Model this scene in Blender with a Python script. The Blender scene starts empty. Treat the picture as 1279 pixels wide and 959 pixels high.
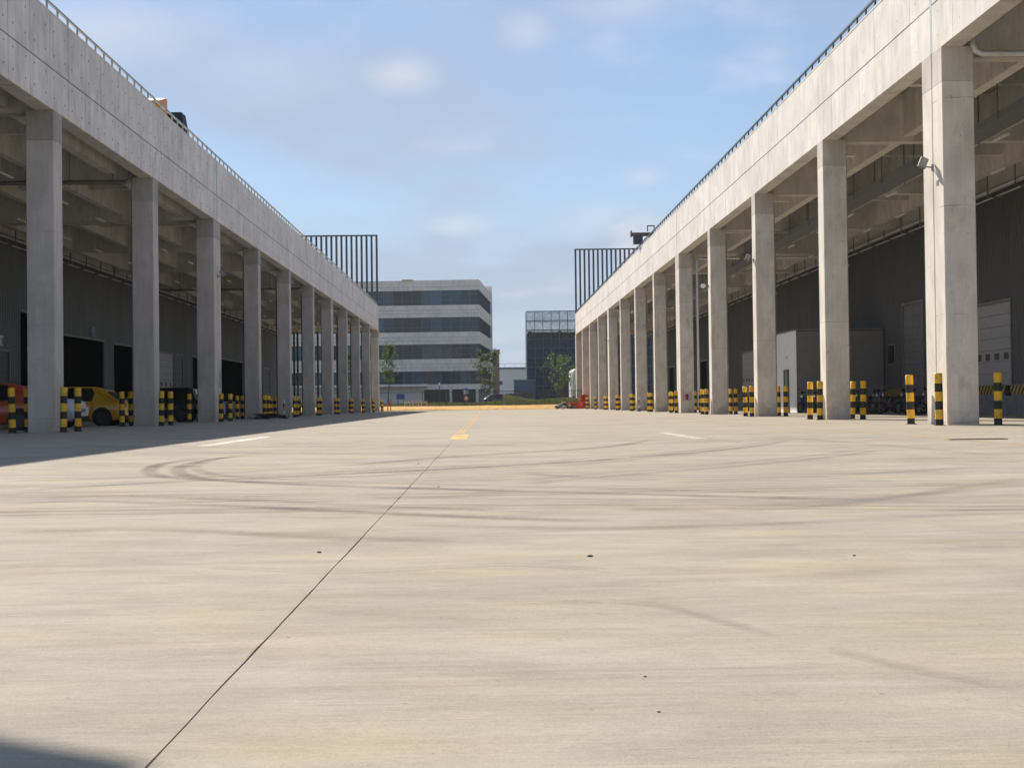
import bpy, bmesh, math, random
from mathutils import Vector, Matrix
random.seed(7)
R = math.radians
sc = bpy.context.scene
col = sc.collection

# ---------------------------------------------------------------- camera
cam = bpy.data.cameras.new("camera")
camo = bpy.data.objects.new("camera", cam); col.objects.link(camo)
YAW, PITCH, ROLL, CAMH = 0.0178, 0.0142, -0.0121, 0.6565
cam.sensor_width = 36; cam.lens = 36 * 1751.9 / 1279
cam.clip_start = 0.05; cam.clip_end = 9000
fwd = Vector((math.sin(YAW) * math.cos(PITCH), math.cos(YAW) * math.cos(PITCH), math.sin(PITCH)))
rgt = Vector((math.cos(YAW), -math.sin(YAW), 0)); upv = rgt.cross(fwd)
r2 = math.cos(ROLL) * rgt + math.sin(ROLL) * upv; u2 = -math.sin(ROLL) * rgt + math.cos(ROLL) * upv
M = Matrix((r2, u2, -fwd)).transposed().to_4x4(); M.translation = Vector((0, 0, CAMH))
camo.matrix_world = M
sc.camera = camo
sc.render.resolution_x, sc.render.resolution_y = 1024, 767
sc.view_settings.view_transform = 'Standard'; sc.view_settings.look = 'None'
sc.view_settings.exposure = 1.5
sc.view_settings.gamma = 1
sc.cycles.max_bounces = 10; sc.cycles.diffuse_bounces = 7; sc.cycles.transparent_max_bounces = 24

# ---------------------------------------------------------------- sun and sky
SUN = Vector((-0.55, 1.30, 1.0)).normalized()          # direction towards the sun
ELEV = math.asin(SUN.z); AZ = math.atan2(SUN.x, SUN.y)
sl = bpy.data.lights.new("sun", 'SUN'); sl.energy = 2.58; sl.angle = R(0.53); sl.color = (1.0, 0.912, 0.79)
so = bpy.data.objects.new("sun", sl); col.objects.link(so)
so.rotation_euler = (-SUN).to_track_quat('-Z', 'Y').to_euler(); so.location = (0, 0, 60)

world = bpy.data.worlds.new("World"); sc.world = world; world.use_nodes = True
wt = world.node_tree; wt.nodes.clear()
def wn(t, **k):
    n = wt.nodes.new(t)
    for a, b in k.items(): setattr(n, a, b)
    return n
sky = wn('ShaderNodeTexSky'); sky.sky_type = 'NISHITA'; sky.sun_disc = False
sky.sun_elevation = ELEV; sky.sun_rotation = AZ
sky.altitude = 0; sky.air_density = 1.0; sky.dust_density = 0.05; sky.ozone_density = 3.0
tc = wn('ShaderNodeTexCoord')
sep = wn('ShaderNodeSeparateXYZ'); wt.links.new(tc.outputs['Generated'], sep.inputs[0])
def wmath(op, a, b=None):
    n = wn('ShaderNodeMath', operation=op)
    for i, v in enumerate((a, b)):
        if v is None: continue
        if isinstance(v, (int, float)): n.inputs[i].default_value = v
        else: wt.links.new(v, n.inputs[i])
    return n.outputs[0]
# flat cloud layer: direction divided by its height above the horizon
zz = wmath('ADD', wmath('MAXIMUM', sep.outputs[2], 0.0), 0.16)
cx = wmath('DIVIDE', sep.outputs[0], zz); cy = wmath('DIVIDE', sep.outputs[1], zz)
cmb = wn('ShaderNodeCombineXYZ'); wt.links.new(cx, cmb.inputs[0]); wt.links.new(cy, cmb.inputs[1])
cmb.inputs[2].default_value = 3.7
def wnoise(scale, detail, rough, off):
    mp = wn('ShaderNodeMapping'); mp.inputs['Location'].default_value = off; mp.inputs['Scale'].default_value = (1, .75, 1)
    wt.links.new(cmb.outputs[0], mp.inputs[0])
    n = wn('ShaderNodeTexNoise'); n.inputs['Scale'].default_value = scale
    n.inputs['Detail'].default_value = detail; n.inputs['Roughness'].default_value = rough
    wt.links.new(mp.outputs[0], n.inputs['Vector']); return n.outputs[0]
def wramp(v, a, b):
    n = wn('ShaderNodeMapRange', interpolation_type='SMOOTHSTEP'); wt.links.new(v, n.inputs[0])
    n.inputs[1].default_value = a; n.inputs[2].default_value = b; return n.outputs[0]
veil = wmath('ADD', wmath('MULTIPLY', wramp(wnoise(1.1, 4, .55, (2.1, .4, 0)), .38, .68), 0.5), .10)
puff = wmath('MULTIPLY', wramp(wnoise(2.6, 5, .5, (5.3, 1.7, 0)), .53, .72), .42)
puff = wmath('MULTIPLY', puff, wramp(wnoise(.9, 2, .5, (1.3, 7.7, 0)), .38, .55))
hz = wmath('MULTIPLY', wmath('POWER', wmath('SUBTRACT', 1.0, wmath('MINIMUM', wmath('ABSOLUTE', sep.outputs[2]), 1.0)), 6.0), .95)
cl = wmath('MINIMUM', wmath('ADD', veil, hz), .92)
edge = wnoise(7.0, 8, .68, (3.3, 2.2, 0))
for bx_, by_, rx_, ry_, am_ in [(-0.148, 2.502, 0.069, 0.093, 0.6), (-0.071, 3.462, 0.075, 0.109, 0.42), (0.076, 2.323, 0.048, 0.081, 0.45), (0.352, 3.078, 0.046, 0.076, 0.35), (0.272, 3.42, 0.117, 0.169, 0.28), (0.236, 2.194, 0.113, 0.115, 0.4), (-0.622, 2.259, 0.202, 0.169, 0.45), (-0.386, 2.469, 0.168, 0.169, 0.22), (0.469, 2.462, 0.042, 0.05, 0.15)]:      # single soft clouds of the layer
    ex = wmath('DIVIDE', wmath('SUBTRACT', cx, bx_), rx_); ey = wmath('DIVIDE', wmath('SUBTRACT', cy, by_), ry_)
    d2 = wmath('ADD', wmath('MULTIPLY', ex, ex), wmath('MULTIPLY', ey, ey)); d2 = wmath('ADD', wmath('SQRT', d2), wmath('MULTIPLY', wmath('SUBTRACT', edge, .5), 1.7))
    puff = wmath('MAXIMUM', puff, wmath('MULTIPLY', wramp(wmath('SUBTRACT', 1.5, d2), 0.0, 1.7), am_ * .8))
mixc = wn('ShaderNodeMix', data_type='RGBA')
tint = wn('ShaderNodeMix', data_type='RGBA', blend_type='MULTIPLY'); tint.inputs[0].default_value = 1.0
wt.links.new(sky.outputs[0], tint.inputs[6]); tint.inputs[7].default_value = (0.96, 0.965, 0.97, 1)
wt.links.new(cl, mixc.inputs[0]); wt.links.new(tint.outputs[2], mixc.inputs[6]); mixc.inputs[7].default_value = (4.0, 4.7, 5.95, 1)
mixp = wn('ShaderNodeMix', data_type='RGBA'); wt.links.new(puff, mixp.inputs[0]); wt.links.new(mixc.outputs[2], mixp.inputs[6]); mixp.inputs[7].default_value = (7.4, 7.3, 7.6, 1)
bg = wn('ShaderNodeBackground'); bg.inputs[1].default_value = 0.0415
wo = wn('ShaderNodeOutputWorld')
wt.links.new(mixp.outputs[2], bg.inputs[0]); wt.links.new(bg.outputs[0], wo.inputs[0])

# ---------------------------------------------------------------- helpers
def tag(o, label=None, cat=None, group=None, kind=None):
    if label: o['label'] = label
    if cat: o['category'] = cat
    if group: o['group'] = group
    if kind: o['kind'] = kind
    return o
def empty(name, loc=(0, 0, 0), rz=0.0):
    o = bpy.data.objects.new(name, None); col.objects.link(o)
    o.location = loc; o.rotation_euler = (0, 0, rz); o.empty_display_size = .2
    return o
def link(name, me, parent=None, loc=(0, 0, 0), rz=0.0):
    o = bpy.data.objects.new(name, me); col.objects.link(o)
    if parent: o.parent = parent
    o.location = loc; o.rotation_euler = (0, 0, rz)
    return o
CH = {}
def copy_tree(o, parent=None):
    c = o.copy(); col.objects.link(c)
    if parent: c.parent = parent
    for ch in list(o.children): copy_tree(ch, c)
    return c
class MB:
    """collects shapes, then links them as ONE mesh"""
    def __init__(s, org=(0, 0, 0)): s.v = []; s.f = []; s.m = []; s.org = Vector(org); s.sm = []
    def add(s, vs, fs, m=0, smooth=False):
        b = len(s.v); s.v += [tuple(Vector(q) - s.org) for q in vs]
        s.f += [tuple(b + i for i in f) for f in fs]; s.m += [m] * len(fs); s.sm += [smooth] * len(fs)
        return s
    def box(s, x0, y0, z0, x1, y1, z1, m=0, ch=0.0):
        if x0 > x1: x0, x1 = x1, x0
        if y0 > y1: y0, y1 = y1, y0
        if ch <= 0:
            return s.add([(x0, y0, z0), (x1, y0, z0), (x1, y1, z0), (x0, y1, z0), (x0, y0, z1), (x1, y0, z1), (x1, y1, z1), (x0, y1, z1)],
                  [(0, 3, 2, 1), (4, 5, 6, 7), (0, 1, 5, 4), (1, 2, 6, 5), (2, 3, 7, 6), (3, 0, 4, 7)], m)
        p = [(x0 + ch, y0), (x1 - ch, y0), (x1, y0 + ch), (x1, y1 - ch), (x1 - ch, y1), (x0 + ch, y1), (x0, y1 - ch), (x0, y0 + ch)]
        return s.prism(p, z0, z1, m)
    def prism(s, p, z0, z1, m=0):
        n = len(p)
        return s.add([(x, y, z0) for x, y in p] + [(x, y, z1) for x, y in p],
              [tuple(reversed(range(n))), tuple(range(n, 2 * n))] + [(i, (i + 1) % n, (i + 1) % n + n, i + n) for i in range(n)], m)
    def loft(s, rings, m=0, smooth=True, caps=True):
        n = len(rings[0]); vs = [q for r in rings for q in r]; fs = []
        for k in range(len(rings) - 1):
            for i in range(n):
                j = (i + 1) % n; fs.append((k * n + i, k * n + j, (k + 1) * n + j, (k + 1) * n + i))
        s.add(vs, fs, m, smooth)
        if caps: s.add(rings[0], [tuple(reversed(range(n)))], m); s.add(rings[-1], [tuple(range(n))], m)
        return s
    def tube(s, pts, r, n=8, m=0, caps=True):
        pts = [Vector(p) for p in pts]; rr = r if isinstance(r, (list, tuple)) else [r] * len(pts); rings = []
        for i, p in enumerate(pts):
            d = (pts[min(i + 1, len(pts) - 1)] - pts[max(i - 1, 0)]).normalized()
            a = Vector((0, 0, 1)) if abs(d.z) < .9 else Vector((1, 0, 0))
            u = d.cross(a).normalized(); w = d.cross(u)
            rings.append([p + (u * math.cos(2 * math.pi * k / n) + w * math.sin(2 * math.pi * k / n)) * rr[i] for k in range(n)])
        return s.loft(rings, m, True, caps)
    def bar(s, p0, p1, a, b, m=0):
        p0 = Vector(p0); p1 = Vector(p1); d = (p1 - p0).normalized()
        z = Vector((0, 0, 1)) if abs(d.z) < .9 else Vector((0, 1, 0))
        u = d.cross(z).normalized() * a / 2; w = d.cross(u).normalized() * b / 2
        return s.loft([[p + u + w, p - u + w, p - u - w, p + u - w] for p in (p0, p1)], m, False)
    def disc(s, c, r, axis, t, n=16, m=0):
        c = Vector(c); ax = Vector(axis).normalized()
        return s.tube([c - ax * t / 2, c + ax * t / 2], r, n, m)
    def torus(s, c, Rr, r, n=18, k=6, m=0):      # ring in the xz plane
        c = Vector(c); vs = []; fs = []
        for i in range(n):
            a = 2 * math.pi * i / n; d = Vector((math.cos(a), 0, math.sin(a)))
            for j in range(k):
                b = 2 * math.pi * j / k; vs.append(c + d * (Rr + r * math.cos(b)) + Vector((0, r * math.sin(b), 0)))
        for i in range(n):
            for j in range(k):
                fs.append((i * k + j, i * k + (j + 1) % k, ((i + 1) % n) * k + (j + 1) % k, ((i + 1) % n) * k + j))
        return s.add(vs, fs, m, True)
    def mesh(s, name, mats):
        me = bpy.data.meshes.new(name); me.from_pydata([tuple(v) for v in s.v], [], s.f)
        for q in (mats if isinstance(mats, (list, tuple)) else [mats]): me.materials.append(q)
        me.polygons.foreach_set('material_index', s.m); me.polygons.foreach_set('use_smooth', s.sm)
        bm = bmesh.new(); bm.from_mesh(me); bmesh.ops.recalc_face_normals(bm, faces=bm.faces); bm.to_mesh(me); bm.free()
        me.update(); return me
    def obj(s, name, mats, parent=None, loc=(0, 0, 0), rz=0.0): return link(name, s.mesh(name, mats), parent, loc, rz)

# ---------------------------------------------------------------- materials
def newmat(name):
    m = bpy.data.materials.new(name); m.use_nodes = True; nt = m.node_tree; nt.nodes.clear()
    out = nt.nodes.new('ShaderNodeOutputMaterial'); b = nt.nodes.new('ShaderNodeBsdfPrincipled')
    nt.links.new(b.outputs[0], out.inputs[0]); return m, nt, b, out
class NT:
    def __init__(s, nt): s.nt = nt; s.pos = None
    def n(s, t, **k):
        q = s.nt.nodes.new(t)
        for a, b in k.items(): setattr(q, a, b)
        return q
    def P(s):
        if s.pos is None: s.pos = s.n('ShaderNodeNewGeometry').outputs['Position']
        return s.pos
    def noise(s, scale, vec=(1, 1, 1), detail=4, rough=.55, off=(0, 0, 0), src=None, dist=0.0):
        mp = s.n('ShaderNodeMapping'); mp.inputs['Scale'].default_value = vec; mp.inputs['Location'].default_value = off
        s.nt.links.new(src or s.P(), mp.inputs[0]); q = s.n('ShaderNodeTexNoise')
        q.inputs['Scale'].default_value = scale; q.inputs['Detail'].default_value = detail; q.inputs['Roughness'].default_value = rough
        q.inputs['Distortion'].default_value = dist
        s.nt.links.new(mp.outputs[0], q.inputs['Vector']); return q.outputs[0]
    def rng(s, v, a, b, c=0.0, d=1.0, sm=False):
        q = s.n('ShaderNodeMapRange'); s.nt.links.new(v, q.inputs[0])
        if sm: q.interpolation_type = 'SMOOTHSTEP'
        for i, x in enumerate((a, b, c, d)): q.inputs[i + 1].default_value = x
        return q.outputs[0]
    def math(s, op, a, b=None, c=None):
        q = s.n('ShaderNodeMath', operation=op)
        for i, v in enumerate((a, b, c)):
            if v is None: continue
            if isinstance(v, (int, float)): q.inputs[i].default_value = v
            else: s.nt.links.new(v, q.inputs[i])
        return q.outputs[0]
    def mix(s, f, a, b, mode='MIX'):
        q = s.n('ShaderNodeMix', data_type='RGBA', blend_type=mode)
        for i, v in ((0, f), (6, a), (7, b)):
            if isinstance(v, (int, float)): q.inputs[i].default_value = v
            elif isinstance(v, (tuple, list)): q.inputs[i].default_value = (*v[:3], 1)
            else: s.nt.links.new(v, q.inputs[i])
        return q.outputs[2]
    def bump(s, h, strength, dist, b):
        q = s.n('ShaderNodeBump'); q.inputs['Strength'].default_value = strength; q.inputs['Distance'].default_value = dist
        s.nt.links.new(h, q.inputs['Height']); s.nt.links.new(q.outputs[0], b.inputs['Normal'])
def plain(name, c, rough=.6, metal=0.0, var=.12, scale=3.0, spec=.4, dirt=0.0):
    m, nt, b, o = newmat(name); k = NT(nt)
    f = k.noise(scale, detail=5); g = k.rng(f, .3, .7, 1 - var, 1 + var)
    cc = k.mix(1.0, c, g, 'MULTIPLY')
    if dirt: cc = k.mix(k.math('MULTIPLY', k.rng(k.noise(scale * 2.3, detail=6, off=(3, 1, 7)), .5, .75), dirt), cc, (.12, .10, .08))
    nt.links.new(cc, b.inputs['Base Color']); b.inputs['Roughness'].default_value = rough
    b.inputs['Metallic'].default_value = metal; b.inputs['Specular IOR Level'].default_value = spec
    return m
def concrete(name, c, dark, vert=1.0, rand=.05, joint=0.0):
    m, nt, b, o = newmat(name); k = NT(nt)
    big = k.noise(.55, detail=3, off=(1, 2, 3)); med = k.noise(2.1, (1, 1, .5), detail=5, off=(7, 0, 1))
    grain = k.noise(7.0, (1.6, 1.6, .09), detail=4, rough=.6)          # board-formed vertical striation
    drip = k.rng(k.noise(2.0, (1.3, 1.3, .12), detail=4, off=(9, 4, 0)), .52, .72, 0, 1, True)
    fine = k.noise(45, detail=3, rough=.7)
    v = k.math('ADD', k.rng(big, .3, .7, -.09, .09), k.rng(med, .3, .7, -.11, .10))
    v = k.math('ADD', v, k.rng(grain, .3, .7, -.065 * vert, .065 * vert)); v = k.math('ADD', v, k.rng(fine, .3, .7, -.09, .08))
    oi = k.n('ShaderNodeObjectInfo').outputs['Random']; v = k.math('ADD', v, k.rng(oi, 0, 1, -rand, rand)); v = k.math('ADD', v, 1.0)
    cc = k.mix(1.0, c, v, 'MULTIPLY'); cc = k.mix(k.math('MULTIPLY', drip, .2 * vert), cc, dark)
    pit = k.rng(k.noise(9, (1, 1, .55), detail=3, rough=.7, off=(4, 4, 4)), .665, .70); cc = k.mix(k.math('MULTIPLY', pit, .55), cc, dark)
    sx = k.n('ShaderNodeSeparateXYZ'); nt.links.new(k.P(), sx.inputs[0]); zz_ = k.math('ADD', sx.outputs[2], k.math('MULTIPLY', k.noise(2.2, detail=3, off=(2, 8, 1)), .06))
    zf = k.math('FRACT', k.math('DIVIDE', k.math('ADD', zz_, k.math('MULTIPLY', oi, 2.7)), 2.7)); ln = k.math('MULTIPLY', k.math('LESS_THAN', zf, .0075), k.rng(k.noise(1.7, detail=2, off=(5, 1, 5)), .42, .6, 0, joint))
    cc = k.mix(ln, cc, dark)
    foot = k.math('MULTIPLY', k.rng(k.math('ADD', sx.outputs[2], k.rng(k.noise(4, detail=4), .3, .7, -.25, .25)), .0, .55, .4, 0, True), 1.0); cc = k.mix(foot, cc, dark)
    pat = k.rng(k.noise(1.4, (1, 1, .6), detail=5, off=(31, 2, 7), rough=.65), .55, .66, 0, .32); cc = k.mix(pat, cc, dark)
    # bluish / warm mottling of the cement skin
    cc = k.mix(k.rng(k.noise(.8, (1, 1, .35), detail=3, off=(11, 3, 2)), .4, .65, 0, .35), cc, k.mix(1.0, cc, (.93, .97, 1.03), 'MULTIPLY'))
    nt.links.new(cc, b.inputs['Base Color']); b.inputs['Roughness'].default_value = .82; b.inputs['Specular IOR Level'].default_value = .25
    k.bump(k.math('ADD', k.math('MULTIPLY', grain, .6), k.math('MULTIPLY', fine, .4)), .35, .02, b)
    return m
def yard_mat():
    m, nt, b, o = newmat('concrete_yard'); k = NT(nt)
    big = k.noise(.16, (1, 1.6, 1), detail=4, off=(3, 1, 0))
    sweep = k.noise(.8, (.7, 1.5, 1), detail=8, rough=.68, dist=.5)           # floated streaks across the yard
    sweep2 = k.noise(2.4, (.7, 2.2, 1), detail=7, rough=.72, off=(4, 9, 0), dist=.4)
    blot = k.noise(2.3, (1, 1.2, 1), detail=7, off=(8, 2, 0), rough=.68)
    broom = k.math('MULTIPLY', k.math('ADD', k.noise(9, (.22, 9, 1), detail=3, rough=.75), k.noise(9, (.12, 3.6, 1), detail=4, rough=.8, off=(3, 3, 3))), .5)
    broomk = k.rng(k.noise(1.1, (.8, 1.6, 1), detail=3, off=(6, 6, 0)), .42, .62, .25, 1)
    grit = k.noise(150, detail=3, rough=.85); grit2 = k.noise(38, (1, 1.5, 1), detail=4, rough=.8, off=(2, 7, 0))
    v = k.math('ADD', k.rng(big, .3, .7, -.06, .06), k.rng(sweep, .3, .7, -.12, .12))
    v = k.math('ADD', v, k.rng(sweep2, .3, .7, -.09, .09)); v = k.math('ADD', v, k.rng(blot, .3, .7, -.085, .085))
    v = k.math('ADD', v, k.math('MULTIPLY', k.rng(broom, .35, .65, -.15, .15), broomk)); v = k.math('ADD', v, k.rng(grit, .3, .7, -.16, .15)); v = k.math('ADD', v, k.rng(grit2, .3, .7, -.10, .09)); v = k.math('ADD', v, 1.0)
    cc = k.mix(1.0, (0.4, 0.36, 0.29), v, 'MULTIPLY')
    cc = k.mix(k.rng(k.noise(.5, (1, 1.5, 1), detail=5, off=(2, 6, 0)), .42, .66, 0, .7), cc, k.mix(1.0, cc, (.95, .95, 1.03), 'MULTIPLY'))
    cc = k.mix(k.rng(k.noise(1.3, (1, 1.6, 1), detail=6, off=(12, 3, 0)), .48, .70, 0, .8), cc, k.mix(1.0, cc, (1.05, 1.0, .89), 'MULTIPLY'))
    cc = k.mix(k.rng(k.noise(.8, (1, 1.6, 1), detail=6, off=(22, 13, 0)), .50, .72, 0, .7), cc, k.mix(1.0, cc, (1.06, .98, .93), 'MULTIPLY'))
    # grime left by rubber: patchy streaks, more of them where lorries turn
    sy_ = k.n('ShaderNodeSeparateXYZ'); nt.links.new(k.P(), sy_.inputs[0]); turn = k.math('MULTIPLY', k.rng(sy_.outputs[1], 4.5, 9, .35, 1, True), k.rng(sy_.outputs[1], 24, 60, 1, .4, True))
    g = k.math('MULTIPLY', k.rng(k.noise(.55, (.45, 1.9, 1), detail=8, rough=.64, off=(5, 5, 0), dist=1.2), .50, .68, 0, 1, True), .42); g = k.math('MULTIPLY', g, turn)
    g2 = k.math('MULTIPLY', k.rng(k.noise(1.0, (.28, 3.4, 1), detail=7, rough=.62, off=(15, 2, 0), dist=.9), .54, .66, 0, 1, True), .34); g = k.math('MAXIMUM', g, k.math('MULTIPLY', g2, turn))
    cc = k.mix(g, cc, (.215, .195, .185))
    sp = k.rng(k.noise(34, detail=1, off=(1, 1, 1)), .74, .79); cc = k.mix(k.math('MULTIPLY', sp, .5), cc, (.16, .14, .12))
    nt.links.new(cc, b.inputs['Base Color'])
    b.inputs['Roughness'].default_value = .92; b.inputs['Specular IOR Level'].default_value = .05
    k.bump(k.math('ADD', k.math('MULTIPLY', broom, .5), k.math('MULTIPLY', grit, .4)), .5, .006, b)
    return m
def paint_mat(name, c, alpha, lo=.35, hi=.55):
    m, nt, b, o = newmat(name); k = NT(nt)
    nt.links.new(k.mix(1.0, c, k.rng(k.noise(3, (.5, 3, 1), detail=5), .3, .7, .85, 1.12), 'MULTIPLY'), b.inputs['Base Color'])
    b.inputs['Roughness'].default_value = .7
    tr = nt.nodes.new('ShaderNodeBsdfTransparent'); mx = nt.nodes.new('ShaderNodeMixShader')
    a = k.math('MULTIPLY', k.rng(k.noise(4, (.6, 2.5, 1), detail=6, rough=.7, off=(2, 2, 2)), lo, hi), alpha)
    nt.links.new(a, mx.inputs[0]); nt.links.new(tr.outputs[0], mx.inputs[1]); nt.links.new(b.outputs[0], mx.inputs[2]); nt.links.new(mx.outputs[0], o.inputs[0])
    return m
def rubber_mark_mat(name, amt):
    m, nt, b, o = newmat(name); k = NT(nt)
    b.inputs['Base Color'].default_value = (.15, .135, .135, 1); b.inputs['Roughness'].default_value = .95; b.inputs['Specular IOR Level'].default_value = .03
    uv = k.n('ShaderNodeUVMap').outputs[0]; sp = k.n('ShaderNodeSeparateXYZ'); nt.links.new(uv, sp.inputs[0])
    e = k.math('ABSOLUTE', k.math('SUBTRACT', k.math('MULTIPLY', sp.outputs[1], 2.0), 1.0)); e = k.rng(e, .35, 1, 1, 0, True)
    ends = k.math('MULTIPLY', k.rng(sp.outputs[0], 0, .12, 0, 1, True), k.rng(sp.outputs[0], .8, 1, 1, 0, True))
    a = k.math('MULTIPLY', e, ends); a = k.math('MULTIPLY', a, k.rng(k.noise(1.3, detail=5, off=(3, 3, 3)), .35, .65, .35, 1))
    a = k.math('MULTIPLY', a, k.rng(k.noise(22, detail=3), .3, .6, .5, 1)); a = k.math('MULTIPLY', a, amt)
    tr = nt.nodes.new('ShaderNodeBsdfTransparent'); mx = nt.nodes.new('ShaderNodeMixShader')
    nt.links.new(a, mx.inputs[0]); nt.links.new(tr.outputs[0], mx.inputs[1]); nt.links.new(b.outputs[0], mx.inputs[2]); nt.links.new(mx.outputs[0], o.inputs[0])
    return m
def stripe_mat(name):                                  # diagonal yellow and black hazard stripes, flat print
    m, nt, b, o = newmat(name); k = NT(nt); sp = k.n('ShaderNodeSeparateXYZ'); nt.links.new(k.P(), sp.inputs[0])
    t = k.math('ADD', sp.outputs[1], sp.outputs[2]); t = k.math('FRACT', k.math('MULTIPLY', t, 2.6)); t = k.math('GREATER_THAN', t, .5)
    nt.links.new(k.mix(t, (.02, .02, .02), (.62, .40, .03)), b.inputs['Base Color']); b.inputs['Roughness'].default_value = .6
    return m
def glass_mat(name, c=(.02, .03, .04), rough=.06, var=.5):
    m, nt, b, o = newmat(name); k = NT(nt)
    oi = k.n('ShaderNodeObjectInfo').outputs['Random']
    cc = k.mix(1.0, c, k.rng(oi, 0, 1, 1 - var, 1 + var), 'MULTIPLY'); nt.links.new(cc, b.inputs['Base Color'])
    b.inputs['Roughness'].default_value = rough; b.inputs['Specular IOR Level'].default_value = .6
    return m
def net_mat(name, c, alpha):
    m, nt, b, o = newmat(name); k = NT(nt)
    nt.links.new(k.mix(1.0, c, k.rng(k.noise(1.2, (1, 1, 1), detail=5), .3, .7, .6, 1.5), 'MULTIPLY'), b.inputs['Base Color']); b.inputs['Roughness'].default_value = .8
    tr = nt.nodes.new('ShaderNodeBsdfTransparent'); mx = nt.nodes.new('ShaderNodeMixShader')
    nt.links.new(k.rng(k.noise(2.2, detail=4, off=(5, 5, 5)), .3, .7, alpha - .18, alpha + .12), mx.inputs[0])
    nt.links.new(tr.outputs[0], mx.inputs[1]); nt.links.new(b.outputs[0], mx.inputs[2]); nt.links.new(mx.outputs[0], o.inputs[0])
    return m
def foliage_mat(name, c1, c2):
    m, nt, b, o = newmat(name); k = NT(nt)
    cc = k.mix(k.rng(k.noise(.9, detail=3), .35, .65), c1, c2); cc = k.mix(1.0, cc, k.rng(k.noise(6, detail=2, off=(3, 2, 1)), .3, .7, .7, 1.3), 'MULTIPLY')
    nt.links.new(cc, b.inputs['Base Color']); b.inputs['Roughness'].default_value = .6
    t = nt.nodes.new('ShaderNodeBsdfTranslucent'); nt.links.new(cc, t.inputs[0]); mx = nt.nodes.new('ShaderNodeMixShader'); mx.inputs[0].default_value = .35
    nt.links.new(b.outputs[0], mx.inputs[1]); nt.links.new(t.outputs[0], mx.inputs[2]); nt.links.new(mx.outputs[0], o.inputs[0])
    return m
def cladding_mat(name, c):
    m, nt, b, o = newmat(name); k = NT(nt)
    v = k.math('ADD', k.rng(k.noise(.6, (1, 1, .4), detail=4), .3, .7, .85, 1.15), k.rng(k.n('ShaderNodeObjectInfo').outputs['Random'], 0, 1, -.05, .05))
    nt.links.new(k.mix(1.0, c, v, 'MULTIPLY'), b.inputs['Base Color']); b.inputs['Roughness'].default_value = .5; b.inputs['Metallic'].default_value = .0
    return m

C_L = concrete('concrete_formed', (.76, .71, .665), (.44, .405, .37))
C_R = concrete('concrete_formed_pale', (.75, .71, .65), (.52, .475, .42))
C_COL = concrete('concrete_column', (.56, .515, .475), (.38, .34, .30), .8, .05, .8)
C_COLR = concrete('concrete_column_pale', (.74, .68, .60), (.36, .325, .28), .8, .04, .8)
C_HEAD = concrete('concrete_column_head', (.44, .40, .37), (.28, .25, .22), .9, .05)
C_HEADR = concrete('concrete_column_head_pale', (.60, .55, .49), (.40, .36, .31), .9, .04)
C_SLAB = concrete('deck_shade_tone', (.26, .245, .22), (.15, .13, .11), .6, .03)  # deck concrete darkened; the shade under the canopy is put into the colour
C_IN = concrete('concrete_soffit', (.62, .59, .54), (.32, .29, .25), 1.0, .03)
C_GAP = plain('dark_joint_filler', (.13, .12, .11), .9)  # dark filler for the joints and the fascia core
TIE = plain('tie_hole_plug', (.16, .15, .14), .9)
SEAL = plain('joint_sealant', (.42, .47, .53), .6)
YARD = yard_mat()
SOIL = plain('ochre_earth', (.52, .28, .04), .9, var=.3, scale=1.5)
GRASSG = plain('verge_ground', (.12, .13, .06), .95, var=.35, scale=1.2)
YPAINT = paint_mat('worn_yellow_paint', (.78, .47, .07), .9)
YPAINT2 = paint_mat('faded_yellow_paint', (.72, .46, .13), .42, .3, .6)
WPAINT = paint_mat('worn_white_paint', (.84, .80, .70), .85, .38, .6)
MARK = rubber_mark_mat('tyre_rubber_on_concrete', 0.46); MARK2 = rubber_mark_mat('faint_tyre_rubber', .24)
STAIN = paint_mat('oil_stain', (.15, .155, .14), .5, .4, .65)
BY = plain('bollard_yellow', (.90, .52, .025), .5, var=.12, dirt=.5)
BK = plain('bollard_black', (.025, .024, .022), .5, var=.2)
STEEL = plain('galvanised_steel', (.60, .61, .62), .35, .35)
STEELD = plain('dark_painted_steel', (.05, .065, .075), .45)
STEELG = plain('grey_painted_steel', (.17, .18, .18), .5)
CLAD_L = cladding_mat('dark_wall_cladding', (.125, .14, .14))
CLAD_R = cladding_mat('dark_wall_cladding_neutral', (.085, .085, .088))
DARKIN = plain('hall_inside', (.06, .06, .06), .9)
DOORW = plain('sectional_door_panel', (.36, .36, .37), .45, var=.06)
DOORT = plain('tall_door_panel', (.17, .17, .175), .5)
DOORD = plain('dark_door_panel', (.07, .085, .09), .5)
RUB = plain('black_rubber', (.015, .015, .015), .7)
HAZ = stripe_mat('hazard_stripes')
DOCK = plain('dock_concrete', (.24, .24, .245), .85, var=.18)
WHITEW = plain('white_render', (.82, .82, .82), .7, var=.04)
GREYW = plain('grey_render_and_shade', (.22, .225, .235), .8, var=.06)  # grey wall colour, also used for painted shade on the site office
GL = glass_mat('window_glass', (.035, .05, .06))
GLB = glass_mat('office_glass', (.03, .075, .11), .12, .7)
GLS = plain('side_glass', (.025, .045, .07), .7, spec=.05)
GLD = glass_mat('dark_glass', (.010, .011, .013), .18)
LAMPW = plain('white_lamp_housing', (.8, .8, .8), .4, var=.03)
def car_paint(n, c):
    m = plain(n, c, .32, 0, .03, 2, .5); bs = [q for q in m.node_tree.nodes if q.type == 'BSDF_PRINCIPLED'][0]
    bs.inputs['Coat Weight'].default_value = .8; bs.inputs['Coat Roughness'].default_value = .06; return m
BLUEP = plain('blue_plastic', (.03, .10, .35), .5); ORANGE = plain('orange_paint', (.75, .27, .03), .5, dirt=.3)
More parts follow.
